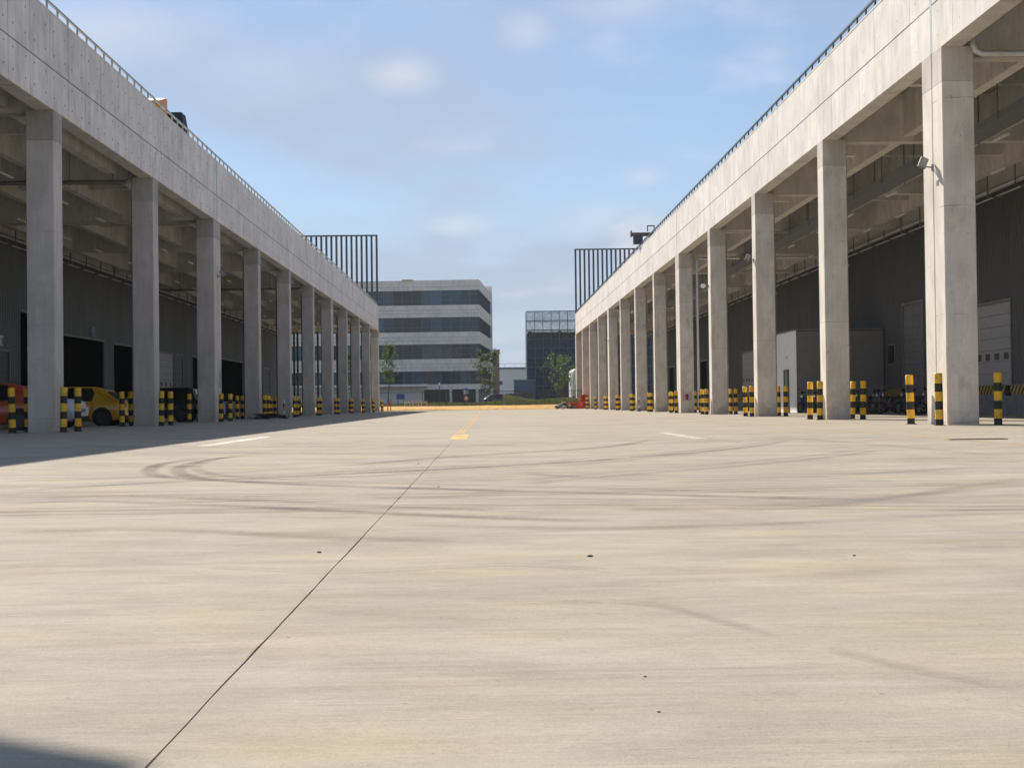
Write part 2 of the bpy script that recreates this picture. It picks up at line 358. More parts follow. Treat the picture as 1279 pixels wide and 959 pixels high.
REDP = plain('red_orange_plastic', (.72, .10, .03), .5, var=.15, dirt=.2); REDB = plain('barrier_red', (.45, .07, .03), .6, dirt=.2)
WHITEP = plain('white_plastic', (.75, .75, .73), .5, dirt=.15)
NAVY = plain('dark_blue_paint', (.012, .022, .05), .6, spec=.15)
BARK = plain('bark', (.16, .125, .09), .9, var=.3, scale=8)
LEAF1 = foliage_mat('fresh_leaves', (.07, .13, .025), (.14, .20, .04)); LEAF2 = foliage_mat('dull_leaves', (.09, .12, .04), (.17, .17, .06))
GRASS = foliage_mat('dry_grass', (.16, .15, .05), (.10, .14, .04))
OFF = concrete('office_cladding_stone', (.88, .80, .72), (.74, .67, .6), .25, .02)
LOUV = plain('dark_louvre', (.085, .088, .10), .6, var=.08)
ORD = ['nearest', 'second', 'third', 'fourth', 'fifth', 'sixth', 'seventh', 'eighth', 'ninth', 'tenth', 'eleventh', 'twelfth', 'thirteenth']

# ---------------------------------------------------------------- ground
g = MB(); S = 700
g.box(-S, -S, -.9, S, 165.0, -.06); g.obj('ground', GRASSG)
tag(bpy.data.objects['ground'], kind='structure')
def slab(x0, x1, jag_left):
    ys = [-25] + [-1 + .22 * i for i in range(140)] + [32 + 6 * i for i in range(22)] + [165.0]
    ys = sorted(ys); e = []
    for i, y in enumerate(ys):
        j = random.uniform(-.0016, .0016) + .0012 * math.sin(y * 3.1) if -1 < y < 30 else 0
        e.append((x0 + j if jag_left else x1 + j, y))
    m = MB(); vs = []; n = len(e); far = x1 if jag_left else x0
    for x, y in e: vs += [(x, y, 0), (x, y, -.055), (far, y, 0)]
    fs = [(3 * i, 3 * i + 3, 3 * i + 5, 3 * i + 2) for i in range(n - 1)] + [(3 * i, 3 * i + 1, 3 * i + 4, 3 * i + 3) for i in range(n - 1)]
    m.add(vs, fs); me = m.mesh('concrete_yard', YARD)
    o = link('concrete_yard', me); tag(o, kind='structure')
    return o
JX = -.633
for o in (slab(-70, JX - .0028, False), slab(JX + .0028, 70, True)):
    for p in o.data.polygons:
        if abs(p.normal.z) > .5 and p.normal.z < 0: p.flip()
m = MB(); m.box(JX - .05, -25, -.058, JX + .05, 165, -.03); tag(m.obj('joint_filler', C_GAP), kind='structure')
# ochre earth bank at the end of the yard, and the verge behind it
m = MB(); nx = 60; vs = []; fs = []
for i in range(nx + 1):
    x = -60 + 2 * i
    for y, z in ((165.0, 0.0), (165.25, .10), (168.6, .50), (173, .50)): vs.append((x, y, z + (random.uniform(-.03, .03) if 0 < z else 0)))
for i in range(nx):
    for k2 in range(3): fs.append((4 * i + k2, 4 * i + 4 + k2, 4 * i + 5 + k2, 4 * i + 1 + k2))
m.add(vs, fs); tag(m.obj('earth_bank', SOIL), kind='structure')
m = MB(); m.box(-690, 170.0, -.9, 690, 690, .47); tag(m.obj('verge', GRASSG), kind='structure')

# painted markings
def sheet(name, rects, mt, z=.004, kind='structure'):
    m = MB()
    for x0, y0, x1, y1 in rects: m.add([(x0, y0, z), (x1, y0, z), (x1, y1, z), (x0, y1, z)], [(0, 1, 2, 3)])
    return tag(m.obj(name, mt), kind=kind)
sheet('centre_line_marking', [(-.72, 26.3, -.40, 30.5)], YPAINT)
dash = [(-.70, 31.5 + .02, -.52, 36.5)] + [(-.70, 38 + 6.2 * i, -.50, 42.2 + 6.2 * i) for i in range(20)]
sheet('centre_line_marking', dash, paint_mat('thin_yellow_paint', (.74, .46, .12), .6, .3, .6))
sheet('bay_line_marking', [(7.42, 14, 7.56, 118)], YPAINT2)
sheet('bay_line_marking', [(-8.9, 30, -8.78, 118)], YPAINT2)
sheet('lane_dash_marking', [(-4.95, 23.9, -4.70, 30.6), (3.62, 24.6, 3.86, 30.0)], WPAINT)
TR = [
[(-3.06, 19.28), (-3.47, 18.0), (-3.47, 16.33), (-3.24, 14.71), (-2.8, 13.32), (-2.17, 12.35), (-1.25, 11.54), (-0.31, 10.9), (0.53, 10.33), (1.6, 9.67), (2.55, 9.08), (3.32, 8.64)] ,
[(-3.67, 18.61), (-3.83, 16.66), (-3.56, 14.8), (-3.15, 13.55), (-2.63, 12.85), (-1.96, 12.3), (-0.85, 11.56)] ,
[(-3.89, 11.26), (-3.34, 12.01), (-2.6, 12.71), (-2.07, 12.99), (-1.24, 13.67), (-0.28, 14.42), (0.8, 15.47), (1.82, 16.75), (3.14, 18.88), (4.51, 21.78), (5.57, 25.54)] ,
[(-3.4, 9.83), (-2.91, 10.06), (-2.26, 9.69), (-1.46, 9.18), (-0.66, 8.57), (0.14, 8.02), (0.83, 7.69)] ,
[(-1.57, 15.36), (-0.77, 17.12), (0.33, 18.67), (1.8, 20.86), (3.02, 25.06)] ,
[(-2.37, 12.66), (-1.19, 13.05), (0.25, 14.45), (1.33, 15.51), (2.98, 18.3)] ,
[(0.19, 11.33), (1.07, 12.48), (2.53, 14.16), (4.04, 16.25), (5.39, 18.66)] ,
[(-4.45, 12.89), (-3.48, 13.34), (-2.49, 14.17), (-1.43, 15.72), (-0.09, 17.67)] ,
[(-0.49, 7.74), (0.62, 7.32), (1.77, 7.54), (3.06, 7.98)] ,
[(1.37, 8.27), (2.21, 8.78), (3.28, 10.03), (4.33, 11.28)] ,
[(0.73, 8.58), (1.43, 8.65), (2.61, 9.3), (4.02, 10.46)] ,
[(0.39, 4.62), (0.54, 4.52), (0.66, 4.25), (0.81, 3.85)] ,
[(0.88, 3.69), (0.95, 3.55), (1.03, 3.37), (1.19, 3.13)] ,
[(1.11, 4.55), (1.24, 4.44), (1.43, 4.48)] ,
[(-2.62, 7.58), (-1.77, 7.6), (-0.76, 7.0), (-0.04, 6.73)] ,
[(-1.6, 6.1), (-0.67, 5.56), (0.09, 5.71), (0.58, 5.34)] ,
[(0.23, 13.44), (1.28, 11.78), (2.67, 11.95), (5.27, 13.71)] ,
[(1.06, 20.4), (3.15, 22.88), (5.1, 24.0), (5.63, 20.02), (5.83, 15.17)] ,
]
def catmull(P, n=8):
    P = [Vector((*p, 0)) for p in P]; out = []
    for i in range(len(P) - 1):
        a, b, c, d = P[max(i - 1, 0)], P[i], P[i + 1], P[min(i + 2, len(P) - 1)]
        for t in range(n):
            t /= n; out.append(.5 * ((2 * b) + (c - a) * t + (2 * a - 5 * b + 4 * c - d) * t * t + (3 * b - a - 3 * c + d) * t ** 3))
    return out + [P[-1]]
me = bpy.data.meshes.new('tyre_marks'); vs = []; fs = []; uvs = []; z = .0062
allr = []
for i, q in enumerate(TR):
    if i == 13: continue
    w = .24 if i not in (11, 12, 13, 15) else .07
    allr.append((catmull(q), w))
    if i in (0, 2, 3, 5, 6): allr.append(([p + Vector((.05, .36 + .02 * p.y, 0)) for p in catmull(q)], .2))
rr = random.Random(3)
for i in range(26):                                       # fainter wide turning arcs
    cx_, cy_ = rr.uniform(-8, 9), rr.uniform(9, 60); ra = rr.uniform(7, 26); a0 = rr.uniform(0, 6.28); a1 = a0 + rr.uniform(.5, 1.4)
    pts = [Vector((cx_ + ra * math.cos(a0 + (a1 - a0) * t / 30), cy_ + ra * math.sin(a0 + (a1 - a0) * t / 30), 0)) for t in range(31)]
    pts = [p for p in pts if abs(p.x) < 9.5 and p.y > 4.5]
    if len(pts) > 8: [allr.append(([p + Vector((dx_, dx_ * 1.4, 0)) for p in pts], .13)) for dx_ in (0, .2, .95, 1.15)]
mi_ = []
for i in range(44):                                       # many faint, shallow sweeps where lorries swing round
    x0 = rr.uniform(-9, 5); x1 = x0 + rr.uniform(2.5, 8); y0 = rr.uniform(5.5, 24) if i % 4 else rr.uniform(24, 60); k_ = rr.uniform(-.05, .05); s0 = rr.uniform(-.25, .25) * (y0 / 10)
    base = [Vector((x0 + (x1 - x0) * t / 20, y0 + s0 * (t / 20) * (x1 - x0) + k_ * ((x1 - x0) * t / 20) ** 2 * y0 / 12, 0)) for t in range(21)]
    for dy_ in (0, .28): allr.append(([p + Vector((0, dy_, 0)) for p in base if abs(p.x) < 10.5 and p.y > 4.6], rr.uniform(.12, .22)))
allr = [q for q in allr if len(q[0]) > 4]
for qi, (pts, w) in enumerate(allr):
    mi_ += [0 if qi in (0, 2, 3, 5, 7) else 1] * (len(pts) - 1)
    n = len(pts); b = len(vs); z += .00013
    for i, p in enumerate(pts):
        d = (pts[min(i + 1, n - 1)] - pts[max(i - 1, 0)]).normalized(); s_ = Vector((-d.y, d.x, 0)) * w / 2
        vs += [(p.x + s_.x, p.y + s_.y, z), (p.x - s_.x, p.y - s_.y, z)]
    for i in range(n - 1):
        fs.append((b + 2 * i, b + 2 * i + 1, b + 2 * i + 3, b + 2 * i + 2)); u0, u1 = i / (n - 1), (i + 1) / (n - 1); uvs += [(u0, 0), (u0, 1), (u1, 1), (u1, 0)]
me.from_pydata(vs, [], fs); ul = me.uv_layers.new(name='UVMap'); ul.data.foreach_set('uv', [c for q in uvs for c in q]); me.materials.append(MARK); me.materials.append(MARK2); me.polygons.foreach_set('material_index', mi_)
tag(link('tyre_marks', me), kind='stuff', label='dark curved tyre marks across the pale concrete yard', cat='tyre marks')
m = MB(); m.prism([(.285 + .085 * math.cos(t * .5236) * (1 + .2 * math.sin(t * 2.3)), 4.63 + .035 * math.sin(t * .5236)) for t in range(12)], .0035, .004)
tag(m.obj('oil_stain', STAIN), kind='stuff', label='small dark stain on the concrete in the foreground', cat='stain')
PEB = plain('dark_pebble', (.07, .06, .05), .8)
for x, y, s_, lb in ((-.761, 6.32, .010, 'dark grit chip on the concrete just left of the saw-cut joint'), (.432, 6.0, .012, 'flat dark stone chip on the bright concrete right of the centre joint'),
        (.370, 3.36, .004, 'tiny dark stone crumb in the right foreground, farther of two'), (1.537, 5.89, .007, 'small dark stone chip alone on the right side of the concrete'),
        (.356, 2.977, .004, 'tiny dark stone crumb nearest the camera on the concrete'), (-.396, 11.24, .009, 'dark stone chip on the tyre marks at the joint'), (-.775, 15.7, .012, 'dark speck of debris beside the far tyre mark')):
    m = MB(); rs = [[(x + s_ * f * math.cos(a * .785) * (1 + .25 * math.sin(a * 2.1 + x)), y + s_ * .7 * f * math.sin(a * .785), h) for a in range(8)] for f, h in ((.8, 0), (1, s_ * .3), (.55, s_ * .62))]
    m = MB((x, y, 0)); m.loft(rs); tag(m.obj('stone_chip', PEB, loc=(x, y, 0)), lb, 'stone chip')
# covered slot drain on the right
m = MB((7.8, 22.2, 0)); m.box(7.34, 22.13, 0, 8.26, 22.27, .012); o = m.obj('drain_cover', STEELD, loc=(7.8, 22.2, 0))
tag(o, 'short dark metal drain cover lying across the concrete at the right', 'drain cover')
m = MB((7.8, 22.2, 0))
for i in range(15): m.box(7.40 + .056 * i, 22.15, .012, 7.425 + .056 * i, 22.25, .016)
tag(m.obj('grate_bars', BK, o), kind='stuff')
# ---------------------------------------------------------------- warehouses
def warehouse(s, X0, c0, n, doubles, zb, mid, top, wallX, Yend, mats, openings, beams, label, rail_mat, first_vis):
    """s = side (-1 left, +1 right). columns at c0+12*i; the yard face stands at X0."""
    cm, colm, headm, gapm, cladm = mats
    org = (X0, c0, 0); B = empty('warehouse', org); tag(B, label, 'warehouse')
    def X(d): return X0 + s * d                      # d metres back from the yard face
    ys = [c0 + 12 * i for i in range(-1, n)]
    idx = list(range(-1, n))
    # columns
    def colmesh(y0, y1, nm):
        m = MB(); m.box(0, y0, 0, s * .8, y1, zb - .868, ch=.022); m.box(s * .02, y0 + .02, zb - .88, s * .78, y1 - .02, zb - .8); sh = m.mesh('column', colm)
        m = MB(); m.box(-s * .003, y0 - .003, zb - .86, s * .803, y1 + .003, zb, ch=.02); return sh, m.mesh('column_head', headm)
    single = colmesh(-.4, .4, 's'); twin = colmesh(-.39, .39, 't')
    for i, y in zip(idx, ys):
        for dy in ((-.41, .41) if i in doubles else (0,)):
            a = twin if i in doubles else single
            c = link('column', a[0], B, (0, y + dy - c0, 0)); link('column_head', a[1], c)
    # fascia: a core beam, with formwork panels standing proud of it
    y0 = ys[0] - 1.0; y1 = ys[-1] + .4
    m = MB(org); m.box(X(.03), y0, zb, X(.5), y1, top - .01)
    fas = m.obj('fascia', [gapm], B)
    m = MB(org); m.box(X(.0301), y0, zb - .012, X(.502), y1, zb - .002); m.obj('soffit', C_IN, fas)
    cuts = [y0] + [c for c, i in zip(ys, idx) if i in doubles] + [y1]
    meshes = {}
    for a, b in zip(cuts, cuts[1:]):
        aa, bb = a + (.045 if a != y0 else 0), b - (.045 if b != y1 else 0)
        k = max(1, round((bb - aa) / 1.72)); w = (bb - aa) / k
        for r_, (za, zc) in enumerate(((zb, mid - .02), (mid + .02, top))):
            key = (round(w, 3), r_)
            if key not in meshes:
                m = MB(); hw = w / 2 - (.015 if s < 0 else .006); m.box(0, -hw, 0, s * .03, hw, zc - za)
                for ty in ((-.45, .45) if s < 0 else (.3,)):
                    for tz in ((.35, .95) if r_ == 0 else (.4, 1.1)):
                        m.disc((0, ty * w / 1.72 * 1.1, tz), .034 if s < 0 else .018, (1, 0, 0), .004, 8, 1)
                meshes[key] = m.mesh('concrete_panel', [cm, TIE])
            for q in range(k):
                off = random.uniform(-.0025, .0025)
                link('concrete_panel', meshes[key], fas, (off * s, aa + w * (q + .5) - c0, za))
    m = MB(org); m.box(X(-.012), y0, top, X(.52), y1, top + .05, 0); m.obj('coping', cm, B)
    # sealed movement joints at the twin columns
    ms = MB(); ms.box(s * -.006, -.075, zb + .01, s * .03, .075, top - .01); jm = ms.mesh('joint_sealant', SEAL)
    for c, i in zip(ys, idx):
        if i in doubles: link('joint_sealant', jm, B, (0, c - c0, 0))
    # roof deck, ceiling slab, beams
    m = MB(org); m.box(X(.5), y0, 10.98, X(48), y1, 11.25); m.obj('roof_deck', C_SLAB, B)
    jb = MB(); jb.box(s * .5, -.25, zb - .05, s * (abs(wallX - X0) + .3), .25, 10.99); bm_ = jb.mesh('cross_beam', C_IN)
    hb = MB(); hb.box(s * .5, -.14, zb + .55, s * (abs(wallX - X0) + .3), .14, 10.99); hm_ = hb.mesh('cross_beam', C_IN)
    for c, i in zip(ys, idx):
        for dy in ((-.42, .42) if i in doubles else (0,)): link('cross_beam', bm_, B, (0, c + dy - c0, 0))
        if c + 6 < y1: link('cross_beam', hm_, B, (0, c + 6 - c0, 0))
    for d, zbm, w in beams:
        m = MB(org); m.box(X(d - w / 2), y0, zbm, X(d + w / 2), y1 - .02, 10.985); m.obj('long_beam', C_IN, B)
    # back wall of ribbed sheets with openings, above a concrete dock
    dw = abs(wallX - X0); segs = sorted(openings); cur = y0; spans = []
    for (a, b, zt, kind) in segs: spans.append((cur, a, 1.2, 9.25)); spans.append((a, b, zt, 9.25)); cur = b
    spans.append((cur, y1, 1.2, 9.25))
    sheetm = {}
    for a, b, za, zc in spans:
        if b - a < .05: continue
        k = max(1, round((b - a) / 3.0)); w = (b - a) / k; key = (round(w, 3), round(za, 2))
        if key not in sheetm:
            pr = []; nr = max(2, round(w / .25)); rw = w / nr
            for q in range(nr):
                u = -w / 2 + q * rw; pr += [(u, 0), (u + rw * .45, 0), (u + rw * .55, -.035), (u + rw * .9, -.035)]
            pr.append((w / 2, 0)); m = MB(); nn = len(pr)
            m.add([(s * x_, y_, za) for y_, x_ in pr] + [(s * x_, y_, zc) for y_, x_ in pr], [(j, j + 1, j + 1 + nn, j + nn) for j in range(nn - 1)])
            sheetm[key] = m.mesh('cladding_sheet', cladm)
        for q in range(k): link('cladding_sheet', sheetm[key], B, (s * dw, a + w * (q + .5) - c0, 0))
    m = MB(org); m.box(X(dw + .02), y0, 9.25, X(dw + .4), y1, 10.97); m.obj('upper_wall', C_IN, B)
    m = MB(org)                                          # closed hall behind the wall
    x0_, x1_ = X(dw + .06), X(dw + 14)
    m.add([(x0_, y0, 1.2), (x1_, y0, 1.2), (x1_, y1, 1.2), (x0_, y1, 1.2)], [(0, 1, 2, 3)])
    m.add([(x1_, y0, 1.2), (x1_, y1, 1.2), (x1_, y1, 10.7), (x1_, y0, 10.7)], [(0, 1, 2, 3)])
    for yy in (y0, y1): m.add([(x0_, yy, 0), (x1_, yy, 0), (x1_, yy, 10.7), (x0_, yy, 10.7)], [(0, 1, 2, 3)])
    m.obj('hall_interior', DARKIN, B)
    m = MB(org); m.box(X(dw + 14.02), y0, 0, X(47.9), y1, 10.7); m.obj('rear_block', cladm, B)
    # dock face, hazard edge and bumpers between drive-in doors
    cur = y0
    for (a, b, zt, kind) in segs + [(y1, y1, 0, 'end')]:
        if kind in ('tall', 'end'):
            m = MB(org); m.box(X(dw - .02), cur, 0, X(dw + .06), a, 1.2); d = m.obj('dock_wall', DOCK, B)
            m = MB(org); m.box(X(dw - .045), cur, .82, X(dw - .024), a, 1.17); m.obj('hazard_edge', HAZ, d)
            cur = b
    # door leaves
    panel = {}
    for (a, b, zt, kind) in segs:
        fr = MB(org); f = .12
        z0 = 0.0 if kind == 'tall' else 1.2
        fr.box(X(dw - .07), a - f, z0, X(dw + .05), a, zt + f); fr.box(X(dw - .07), b, z0, X(dw + .05), b + f, zt + f); fr.box(X(dw - .07), a, zt, X(dw + .05), b, zt + f)
        D = fr.obj('dock_door', STEELG, B)
        if kind != 'tall':
            for bx in (a + .3, b - .3):
                m = MB(org); m.box(X(dw - .16), bx - .15, .75, X(dw - .05), bx + .15, 1.16, ch=.02); m.obj('dock_bumper', RUB, D)
        if kind in ('sectional', 'dark', 'tall'):
            h = (zt - z0) / 7 if kind != 'tall' else (zt - z0) / 9; w = b - a; key = (round(w, 2), round(h, 3), kind)
            if key not in panel:
                m = MB(); m.box(s * .0, -w / 2, .008, s * .05, w / 2, h - .008)
                for q in range(3): m.box(s * -.008, -w / 2 + .02, h * (.2 + .28 * q), 0, w / 2 - .02, h * (.27 + .28 * q))
                panel[key] = m.mesh('door_panel', DOORD if kind == 'dark' else DOORT if kind == 'tall' else DOORW)
            for q in range(9 if kind == 'tall' else 7): link('door_panel', panel[key], D, (s * dw, (a + b) / 2 - c0, z0 + q * h))
            if kind == 'sectional':
                for q in range(4):
                    yy = a + w * (.14 + .24 * q); m = MB(org); m.box(X(dw - .016), yy - .26, z0 + 2.15 * h, X(dw - .010), yy + .26, z0 + 2.72 * h); m.obj('window_pane', GLD, D)
    # pipes along the head of the wall, trunking and tube lights under the slab
    m = MB(org); pz = 9.02 if s < 0 else 9.25
    m.tube([(X(dw - .35), y0, pz), (X(dw - .35), y1 - .1, pz)], .07, 8); m.tube([(X(dw - .62), y0, pz - .12), (X(dw - .62), y1 - .1, pz - .12)], .045, 8); m.tube([(X(dw - .2), y0, pz - .28), (X(dw - .2), y1 - .1, pz - .28)], .04, 8)
    m.obj('pipe_run', STEEL, B)
    br = MB(); br.box(s * (dw - .75), -.03, pz - .40, s * dw, .03, pz - .34); br.box(s * (dw - .75), -.03, pz - .40, s * (dw - .70), .03, pz + .9); brm = br.mesh('pipe_bracket', STEELG)
    yy = y0 + 1.5
    while yy < y1 - .5: link('pipe_bracket', brm, B, (0, yy - c0, 0)); yy += 3
    if s > 0:
        m = MB(org); m.box(X(3.55), y0, 8.78, X(4.35), y1 - .1, 9.0); m.obj('cable_tray', STEELG, B)
        hg = MB(); hg.box(s * 3.5, -.02, 8.75, s * 3.54, .02, 10.99); hg.box(s * 4.36, -.02, 8.75, s * 4.4, .02, 10.99); hgm = hg.mesh('tray_hanger', STEELG); yy = y0 + 2
        while yy < y1: link('tray_hanger', hgm, B, (0, yy - c0, 0)); yy += 4
    tl = MB(); tl.box(-.05, -.65, 0, .05, .65, .06); tl.box(-.02, -.5, .06, -.01, -.49, .7); tl.box(-.02, .49, .06, -.01, .5, .7); tlm = tl.mesh('tube_light', LAMPW)
    for i, y in zip(idx, ys):
        for d in ((4.9, 7.2) if s > 0 else (4.4, 7.8)):
            for dy in (3, 8.5):
                if y + dy < y1 - 1: link('tube_light', tlm, B, (s * d, y + dy - c0, 8.85))
    # rainwater pipes: down the back of the columns and a cross run under the slab
    for i, y in zip(idx, ys):
        m = MB(org); m.tube([(X(.88), y + .1, .05), (X(.88), y + .1, zb - .6)], .055, 8)
        for q in (2.4, 5.2, 7.8): m.box(X(.78), y + .02, q, X(.95), y + .18, q + .05)
        m.obj('downpipe', STEELG if s < 0 else STEEL, B)
        if i in ((0, 8) if s > 0 else (1, 5)):
            zp = zb - .22; yo = y - .95 if s > 0 else y - .7
            m = MB(org); m.tube([(X(.75), yo, zp + .55), (X(.75), yo, zp + .22), (X(.80), yo, zp + .08), (X(.95), yo, zp), (X(dw - .3), yo, zp)], .085, 10)
            for q in range(6): m.box(X(1.4 + 1.6 * q), yo - .012, zp + .05, X(1.42 + 1.6 * q), yo + .012, 10.99); m.tube([(X(1.36 + 1.6 * q), yo, zp), (X(1.46 + 1.6 * q), yo, zp)], .1, 10)
            m.obj('cross_pipe', STEEL if s > 0 else STEELG, B)
        if s > 0 and i == 4:
            m = MB(org); m.tube([(X(1.05), y - .95, .3), (X(1.05), y - .95, 9.0), (X(1.15), y - .95, 9.1), (X(dw - .3), y - .95, 9.1)], .07, 8); m.obj('water_pipe', LAMPW, B)
    # low railing on the roof edge
    rz = top + .05; ra = MB(org); ra.box(X(.10), y0, rz + .31, X(.17), y1, rz + .37); RL = ra.obj('railing', rail_mat, B)
    po = MB(); po.box(s * .11, -.025, rz, s * .16, .025, rz + .31); pm = po.mesh('rail_post', rail_mat)
    yy = y0 + .5
    while yy < y1: link('rail_post', pm, RL, (0, yy - c0, 0)); yy += 1.0
    # open screen of vertical fins at the far end of the roof
    hs = 20.25 if s < 0 else 20.45; m = MB(org)
    m.box(X(0.02), y1 - .2, hs - .16, X(15), y1 - .04, hs); F = m.obj('roof_screen', STEELD, B)
    fm = MB(); fm.box(-.115, -.2, top + .06, .115, .0, hs - .16); fmm = fm.mesh('screen_fin', STEELD)
    fm = MB(); fm.box(-.115, -.2, 11.26, .115, .0, hs - .16); fm2 = fm.mesh('screen_fin', STEELD)
    for q in range(26): link('screen_fin', fmm if q == 0 else fm2, F, (s * (.12 + .575 * q), y1 - .08 - c0, 0))
    return B, X, ys
LW = [(64.5, 69.3, 3.5, 'dark'), (70.9, 75.6, 5.6, 'open'), (77.6, 86.4, 4.75, 'open'), (88.6, 93.4, 4.7, 'open'), (99.4, 105.4, 4.65, 'sectional'), (106.2, 108.6, 4.65, 'dark'), (112.2, 117, 4.7, 'open'), (123.4, 135.2, 4.9, 'open'), (138, 142, 4.7, 'dark'), (147.6, 152, 4.7, 'dark')]
RW = [(44.2, 48.6, 4.6, 'sectional'), (56.5, 60.9, 4.6, 'sectional'), (67.9, 71.2, 5.4, 'tall'), (92, 96.4, 4.7, 'open'), (111.5, 116.6, 4.6, 'sectional'), (123, 127.4, 4.6, 'dark'), (135, 139.4, 4.6, 'open'), (147, 151.4, 4.6, 'dark'), (159, 163.4, 4.6, 'open')]
XL, YL, XR, YR = -12.371, 40.83, 11.422, 35.44
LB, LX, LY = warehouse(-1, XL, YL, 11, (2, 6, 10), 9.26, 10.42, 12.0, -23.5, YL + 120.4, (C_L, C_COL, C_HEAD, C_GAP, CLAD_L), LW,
    [(1.5, 9.35, .35), (4.3, 9.45, .3), (7.2, 9.45, .3), (10.2, 9.3, .3)], 'long concrete warehouse in its own shade along the left side of the yard', plain('rail_grey', (.30, .31, .31), .5), 0)
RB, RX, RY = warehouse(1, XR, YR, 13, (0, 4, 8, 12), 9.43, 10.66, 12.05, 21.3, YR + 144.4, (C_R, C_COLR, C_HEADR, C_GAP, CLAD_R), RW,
    [(2.95, 9.55, .35), (5.9, 9.6, .3), (8.6, 9.55, .3)], 'long sunlit pale concrete warehouse along the right side of the yard', STEELD, 0)
for c_, w_ in ((LB, -1), (RB, 1)): pass
# dark steel posts closing the far end of the left loading bay
m = MB((XL, YL, 0))
for xx in (-13.9, -15.4, -17.1, -19.3, -21.6, -22.0):
    p = MB((XL, YL, 0)); p.box(xx - .11, YL + 119.7, 0, xx + .11, YL + 119.92, 9.2); p.obj('end_post', STEELD, LB)
# number stencilled high on the first twin column on the right, hydrant sign, and blue lettering on the left
def text_mesh(txt, size, mt, name='lettering', ext=.001):
    cu = bpy.data.curves.new(name, 'FONT'); cu.body = txt; cu.size = size; cu.extrude = ext; cu.align_x = 'CENTER'; cu.align_y = 'CENTER'
    o = bpy.data.objects.new('tmp', cu); col.objects.link(o); dg = bpy.context.evaluated_depsgraph_get()
    me = bpy.data.meshes.new_from_object(o.evaluated_get(dg)); bpy.data.objects.remove(o); me.materials.clear(); me.materials.append(mt); me.name = name; return me
def face_text(me, parent, loc, facing, par_org):
    o = link(me.name, me, parent, tuple(Vector(loc) - Vector(par_org)))
    # facing: '+x' '-x' '-y'
    o.rotation_euler = {'-x': (R(90), 0, R(-90)), '+x': (R(90), 0, R(90)), '-y': (R(90), 0, 0)}[facing]; return o
INK = plain('dark_stencil_ink', (.10, .12, .13), .8); BINK = plain('blue_lettering', (.09, .09, .20), .7)
face_text(text_mesh('08', .22, INK, 'stencilled_number'), RB, (XR - .0035, 35.10, 6.08), '-x', (XR, YR, 0))
for q, (t_, zz_) in enumerate((('月', 2.10), ('台', 1.72))):
    face_text(text_mesh(t_, .40, BINK, 'blue_character'), LB, (XL + .0035, 65.22, zz_), '+x', (XL, YL, 0))
# hydrant notice on the fifth column on the right
m = MB((11.82, 82.6, 0)); m.box(11.52, 82.585, .72, 12.06, 82.617, 1.22); P_ = m.obj('notice_board', plain('pale_pink_board', (.62, .42, .42), .6), loc=(11.82, 82.6, 0))
tag(P_, 'pale pink notice with dark red upward mark on the fifth right column', 'sign')
m = MB((11.82, 82.6, 0)); m.prism([(0, 0)] * 0 or [(11.79 - .11, 82.583), (11.79 + .11, 82.583), (11.79 + .11, 82.586), (11.79 - .11, 82.586)], .93, 1.02)
m.box(11.74, 82.582, .80, 11.84, 82.5855, 1.1); m.box(11.70, 82.581, .78, 11.88, 82.5855, .83); m.disc((11.79, 82.5835, 1.03), .09, (0, 1, 0), .004, 14)
m.obj('red_mark', plain('dark_red_print', (.20, .01, .05), .6), P_)
# floodlights on the yard faces
GREYLENS = plain('lamp_lens', (.30, .27, .27), .3)
def floodlight(side, X0, y, z, label, round_=False):
    t = empty('floodlight', (X0, y, z)); tag(t, label, 'floodlight', 'floodlights on the yard columns')
    k = -1 if side > 0 else 1        # pointing out over the yard
    m = MB(); m.box(0, -.06, -.08, k * .02, .06, .08); m.bar((0, 0, 0), (k * .22, 0, .02), .03, .03); m.obj('arm', STEELG, t)
    m = MB()
    if round_: m.loft([[(k * .30 + .12 * math.cos(a * .524) * q, -.05 + .3 * d, .02 + .12 * math.sin(a * .524) * q) for a in range(12)] for q, d in ((.35, .5), (1, .3), (1, 0))])
    else: m.box(-.10, -.03, -.15, .10, .03, .15)
    h = m.obj('lamp_head', LAMPW if round_ else STEELG, t, loc=(k * .24, 0, .12) if not round_ else (0, 0, 0)); 
    if not round_:
        h.rotation_euler = (R(-18), R(-k * 26), 0)
        m = MB(); m.box(-.08, -.036, -.125, .08, -.031, .125); m.obj('lens', GREYLENS, h)
    return t
floodlight(1, XR, YR + .05, 6.55, 'square floodlight on the nearest twin column of the sunlit right warehouse')
floodlight(1, XR, YR + 24.1, 6.65, 'square floodlight on the third column of the sunlit right warehouse')
floodlight(1, XR, YR + 36.1, 6.55, 'round white lamp on the fourth column of the sunlit right warehouse', True)
floodlight(1, XR, YR + 96.0, 6.5, 'small floodlight on the ninth twin column of the right warehouse')
floodlight(-1, XL, YL + 24.0, 6.7, 'small floodlight on the third twin column of the shaded left warehouse')
# signs over doors, left
for yy, zz_, lb, mt in ((83.6, 4.98, 'small pale blue lamp over the wide open dock door on the left', plain('blue_white_lamp', (.35, .45, .6), .5)), (67.9, 3.75, 'small white lamp above the dark dock door at far left', LAMPW)):
    m = MB((XL - 11, yy, zz_)); m.box(-23.46, yy - .16, zz_, -23.3, yy + .16, zz_ + .5, ch=.03); o = m.obj('wall_lamp', mt, loc=(XL - 11, yy, zz_)); tag(o, lb, 'lamp')
    m = MB((XL - 11, yy, zz_)); m.box(-23.3, yy - .1, zz_ + .06, -23.28, yy + .1, zz_ + .4); m.obj('lamp_glass', GL, o)
